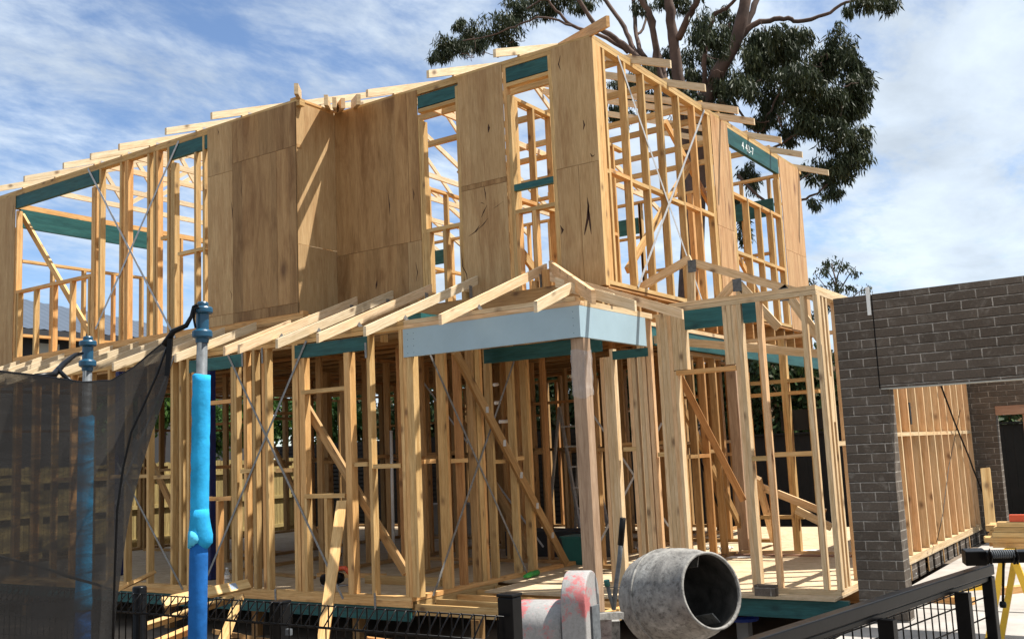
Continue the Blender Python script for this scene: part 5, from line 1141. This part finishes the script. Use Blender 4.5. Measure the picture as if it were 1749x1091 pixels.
limb([(1120, 130), (1083, 85), (1067, 48), (1034, 0), (1020, -40)], 12, 7, (0, .6))
limb([(1120, 130), (1078, 88), (1049, 66), (1016, 40), (988, -2), (975, -40)], 13, 7, (0, -1))
limb([(1075, 90), (1023, 60), (976, 44), (950, 18), (930, 0), (900, 15)], 9, 3, (0, -1.3))
limb([(976, 44), (930, 30), (880, 45), (840, 60), (790, 70)], 5, 2, (-1, -1.6))
limb([(1100, 100), (1086, 59), (1082, 7), (1070, -50)], 10, 7, (0, 1))
limb([(1088, 60), (1100, 45), (1103, 15), (1098, -20)], 6, 4, (.5, 1.5))
limb([(1200, 180), (1203, 136), (1207, 84), (1218, 29), (1240, 15), (1260, -5)], 11, 6, (0, -.8))
limb([(1225, 130), (1290, 224), (1312, 200), (1335, 150), (1342, 110)], 5, 3, (.2, .8))
limb([(1230, 170), (1262, 205), (1291, 222)], 9, 5, (0, .4))
limb([(1250, 240), (1290, 262), (1335, 246), (1372, 218), (1390, 190)], 6, 3, (0, .6))
limb([(1260, 300), (1310, 345), (1361, 345), (1385, 335), (1408, 320), (1425, 290)], 6, 3, (0, .5))
limb([(1361, 345), (1358, 320), (1378, 300), (1400, 290)], 4, 2, (.3, .5))
limb([(1335, 150), (1380, 120), (1420, 110)], 3.5, 2, (.8, 1.4))
for _ in range(46):
    cx_, cy_ = random.choice([(1320, 110), (1400, 110), (1440, 180), (1380, 200), (1430, 270), (1330, 190), (790, 75), (850, 60), (900, 25), (1215, 80), (1140, 160)])
    x0_, y0_ = cx_+random.gauss(0, 22), cy_+random.gauss(0, 22); x1_, y1_ = x0_+random.gauss(0, 20), y0_+random.gauss(3, 16)
    limb([(x0_, y0_), ((x0_+x1_)/2+random.gauss(0, 6), (y0_+y1_)/2+random.gauss(0, 6)), (x1_, y1_)], 2.4, 1.2, (random.uniform(-1, 1),)*2, twigs)
trunkb.build('trunk', BARK, gum); twigs.build('twigs', BARK, gum)['kind'] = 'stuff'
cl_ = [(1320, 105, 62, 58), (1290, 85, 42, 46), (1345, 70, 36, 36), (1392, 105, 58, 52), (1448, 92, 32, 55), (1462, 150, 32, 38), (1440, 195, 46, 50), (1385, 185, 62, 50), (1462, 235, 26, 34), (1440, 275, 46, 34), (1320, 175, 40, 36), (1405, 300, 34, 22), (1425, 325, 20, 12), (1345, 225, 30, 20), (1300, 205, 24, 20), (1480, 130, 16, 22),
    (1215, 66, 34, 46), (1190, 120, 34, 42), (1130, 165, 46, 36), (1075, 150, 44, 32), (1060, 195, 34, 22), (1235, 170, 28, 40), (1245, 30, 22, 28), (1150, 105, 26, 30), (1172, 165, 26, 30), (1232, 105, 26, 30), (1258, 145, 22, 28), (1212, 205, 30, 26), (1275, 150, 24, 30), (1108, 120, 18, 22), (1360, 140, 40, 36), (1420, 225, 34, 26),
    (768, 82, 38, 36), (745, 98, 20, 18), (812, 70, 42, 38), (855, 48, 40, 34), (795, 48, 26, 22), (890, 18, 50, 24), (945, 12, 45, 16), (1000, 6, 36, 14), (870, 78, 22, 12), (1160, -5, 60, 22), (960, -15, 90, 22),
    (1510, 6, 30, 16), (1478, 2, 34, 10), (1375, 60, 14, 16), (1450, 15, 10, 12), (1268, 390, 12, 44), (1258, 350, 16, 30), (1375, 290, 14, 16), (1205, 240, 26, 30), (1282, 300, 20, 30), (1096, 10, 18, 14), (1390, 345, 12, 10)]
cen, rad, cnt = [], [], []
for (x, y, rx, ry) in cl_:
    cen.append(tpt(x, y, rng.uniform(-1.4, 1.8))); rad.append((rx*PXM, (rx+ry)/2*PXM*1.3, ry*PXM)); cnt.append(int(rx*ry*1.15))
leaves('crown', GUM, cen, rad, cnt, (.185, .036), .8, gum, 17, 3)
# thin far tree above the brickwork
far = root('sparse_tree', (*PY(1430, 700, 42).xy, GZ), 'small sparse tree with open airy crown above the brickwork', 'tree')
fb = MB()
def ft(px, py, o=0): return PY(px, py, 42+o)
fb.tube([(ft(1437, 700).x, 42, GZ), ft(1437, 620), ft(1434, 520), ft(1428, 480), ft(1420, 450)], [.13, .10, .06, .04, .02], 7)
for a in (((1434, 520), (1410, 490), (1390, 465)), ((1432, 500), (1450, 470), (1462, 455)), ((1430, 490), (1415, 465), (1405, 445)), ((1434, 530), (1400, 515), (1378, 490)), ((1435, 525), (1465, 500), (1485, 490)), ((1428, 480), (1436, 455), (1440, 440))):
    one('branch', BARK, far, lambda b: b.tube([ft(*q_, random.uniform(-.3, .3)) for q_ in a], [.035, .022, .012], 5))
fb.build('trunk', BARK, far)
pm2 = (ft(1400, 500)-ft(1401, 500)).length
fc_ = [(1420, 448, 20, 14), (1440, 455, 16, 14), (1460, 465, 14, 12), (1405, 462, 16, 12), (1385, 478, 14, 14), (1378, 500, 14, 18), (1400, 495, 18, 14), (1425, 485, 20, 14), (1452, 490, 18, 12), (1478, 492, 14, 10), (1410, 520, 24, 14), (1390, 540, 20, 14), (1445, 515, 20, 10)]
leaves('crown', GUM, [np.array(ft(x, y, random.uniform(-1, 1))) for x, y, _, _ in fc_], [(a*pm2, a*pm2, c*pm2) for _, _, a, c in fc_], [int(a*c*.42) for _, _, a, c in fc_], (.20, .055), .5, far, 24, 5)
# shrubs and hedges behind the house
def bush(name, label, cat, spots, m, Y, size, dens, seed):
    c0_ = PY(spots[0][0], spots[0][1], Y); r_ = root(name, (c0_.x, Y, GZ), label, cat)
    k = (PY(800, 700, Y)-PY(801, 700, Y)).length
    cs = [np.array(PY(x, y, Y+random.uniform(-.3, .6))) for x, y, _, _ in spots]
    b = MB(); 
    for c in cs[:3]: b.tube([(c[0]*.9+c0_.x*.1, Y, GZ), tuple(c)], [.08, .03], 6)
    b.build('stem', BARK, r_)
    leaves('foliage', m, cs, [(a*k, .9, c*k) for _, _, a, c in spots], [int(a*c*dens) for _, _, a, c in spots], size, .3, r_, 12, seed)
bush('garden_shrub', 'leafy green shrub showing between the left front studs', 'shrub', [(240, 690, 44, 60), (285, 680, 44, 70), (200, 700, 44, 70), (150, 700, 60, 70), (90, 710, 60, 70), (40, 715, 60, 70)], BUSH, 20.5, (.18, .10), .62, 21)
bush('garden_shrub', 'bright sunlit green bush seen through the front window opening', 'shrub', [(545, 710, 44, 50), (585, 720, 40, 50), (500, 720, 40, 50), (440, 715, 44, 60), (390, 715, 44, 60), (335, 710, 44, 60)], BUSH, 21.5, (.17, .10), .8, 22)
bush('garden_shrub', 'dark shrub seen between the studs left of the porch', 'shrub', [(630, 700, 44, 70), (690, 705, 50, 70), (750, 705, 50, 75), (810, 705, 50, 75)], HEDGE, 22.0, (.17, .10), .9, 23)
bush('flowering_hedge', 'tall dark hedge flecked with reddish flowers behind the right room', 'hedge', [(1320, 680, 44, 70), (1360, 690, 44, 80), (1290, 690, 44, 70), (1400, 700, 44, 80), (1250, 690, 44, 70), (1330, 720, 70, 50), (1440, 680, 44, 70), (1210, 690, 44, 70), (1160, 700, 50, 70)], HEDGE, 22.5, (.16, .10), 1.1, 24)
bush('garden_shrub', 'dark leafy bush seen through the doorway in the rear brick wall', 'shrub', [(1725, 735, 40, 50), (1760, 740, 40, 50)], HEDGE, 21, (.16, .1), 1.0, 26)
bush('background_bush', 'low green treetops beyond the house at the middle', 'bush', [(1000, 705, 80, 70), (1090, 705, 80, 70), (900, 705, 80, 70), (850, 710, 60, 70), (950, 645, 60, 45), (1050, 640, 70, 45), (880, 650, 50, 40), (1120, 650, 60, 40)], HEDGE, 24, (.18, .11), .9, 25)
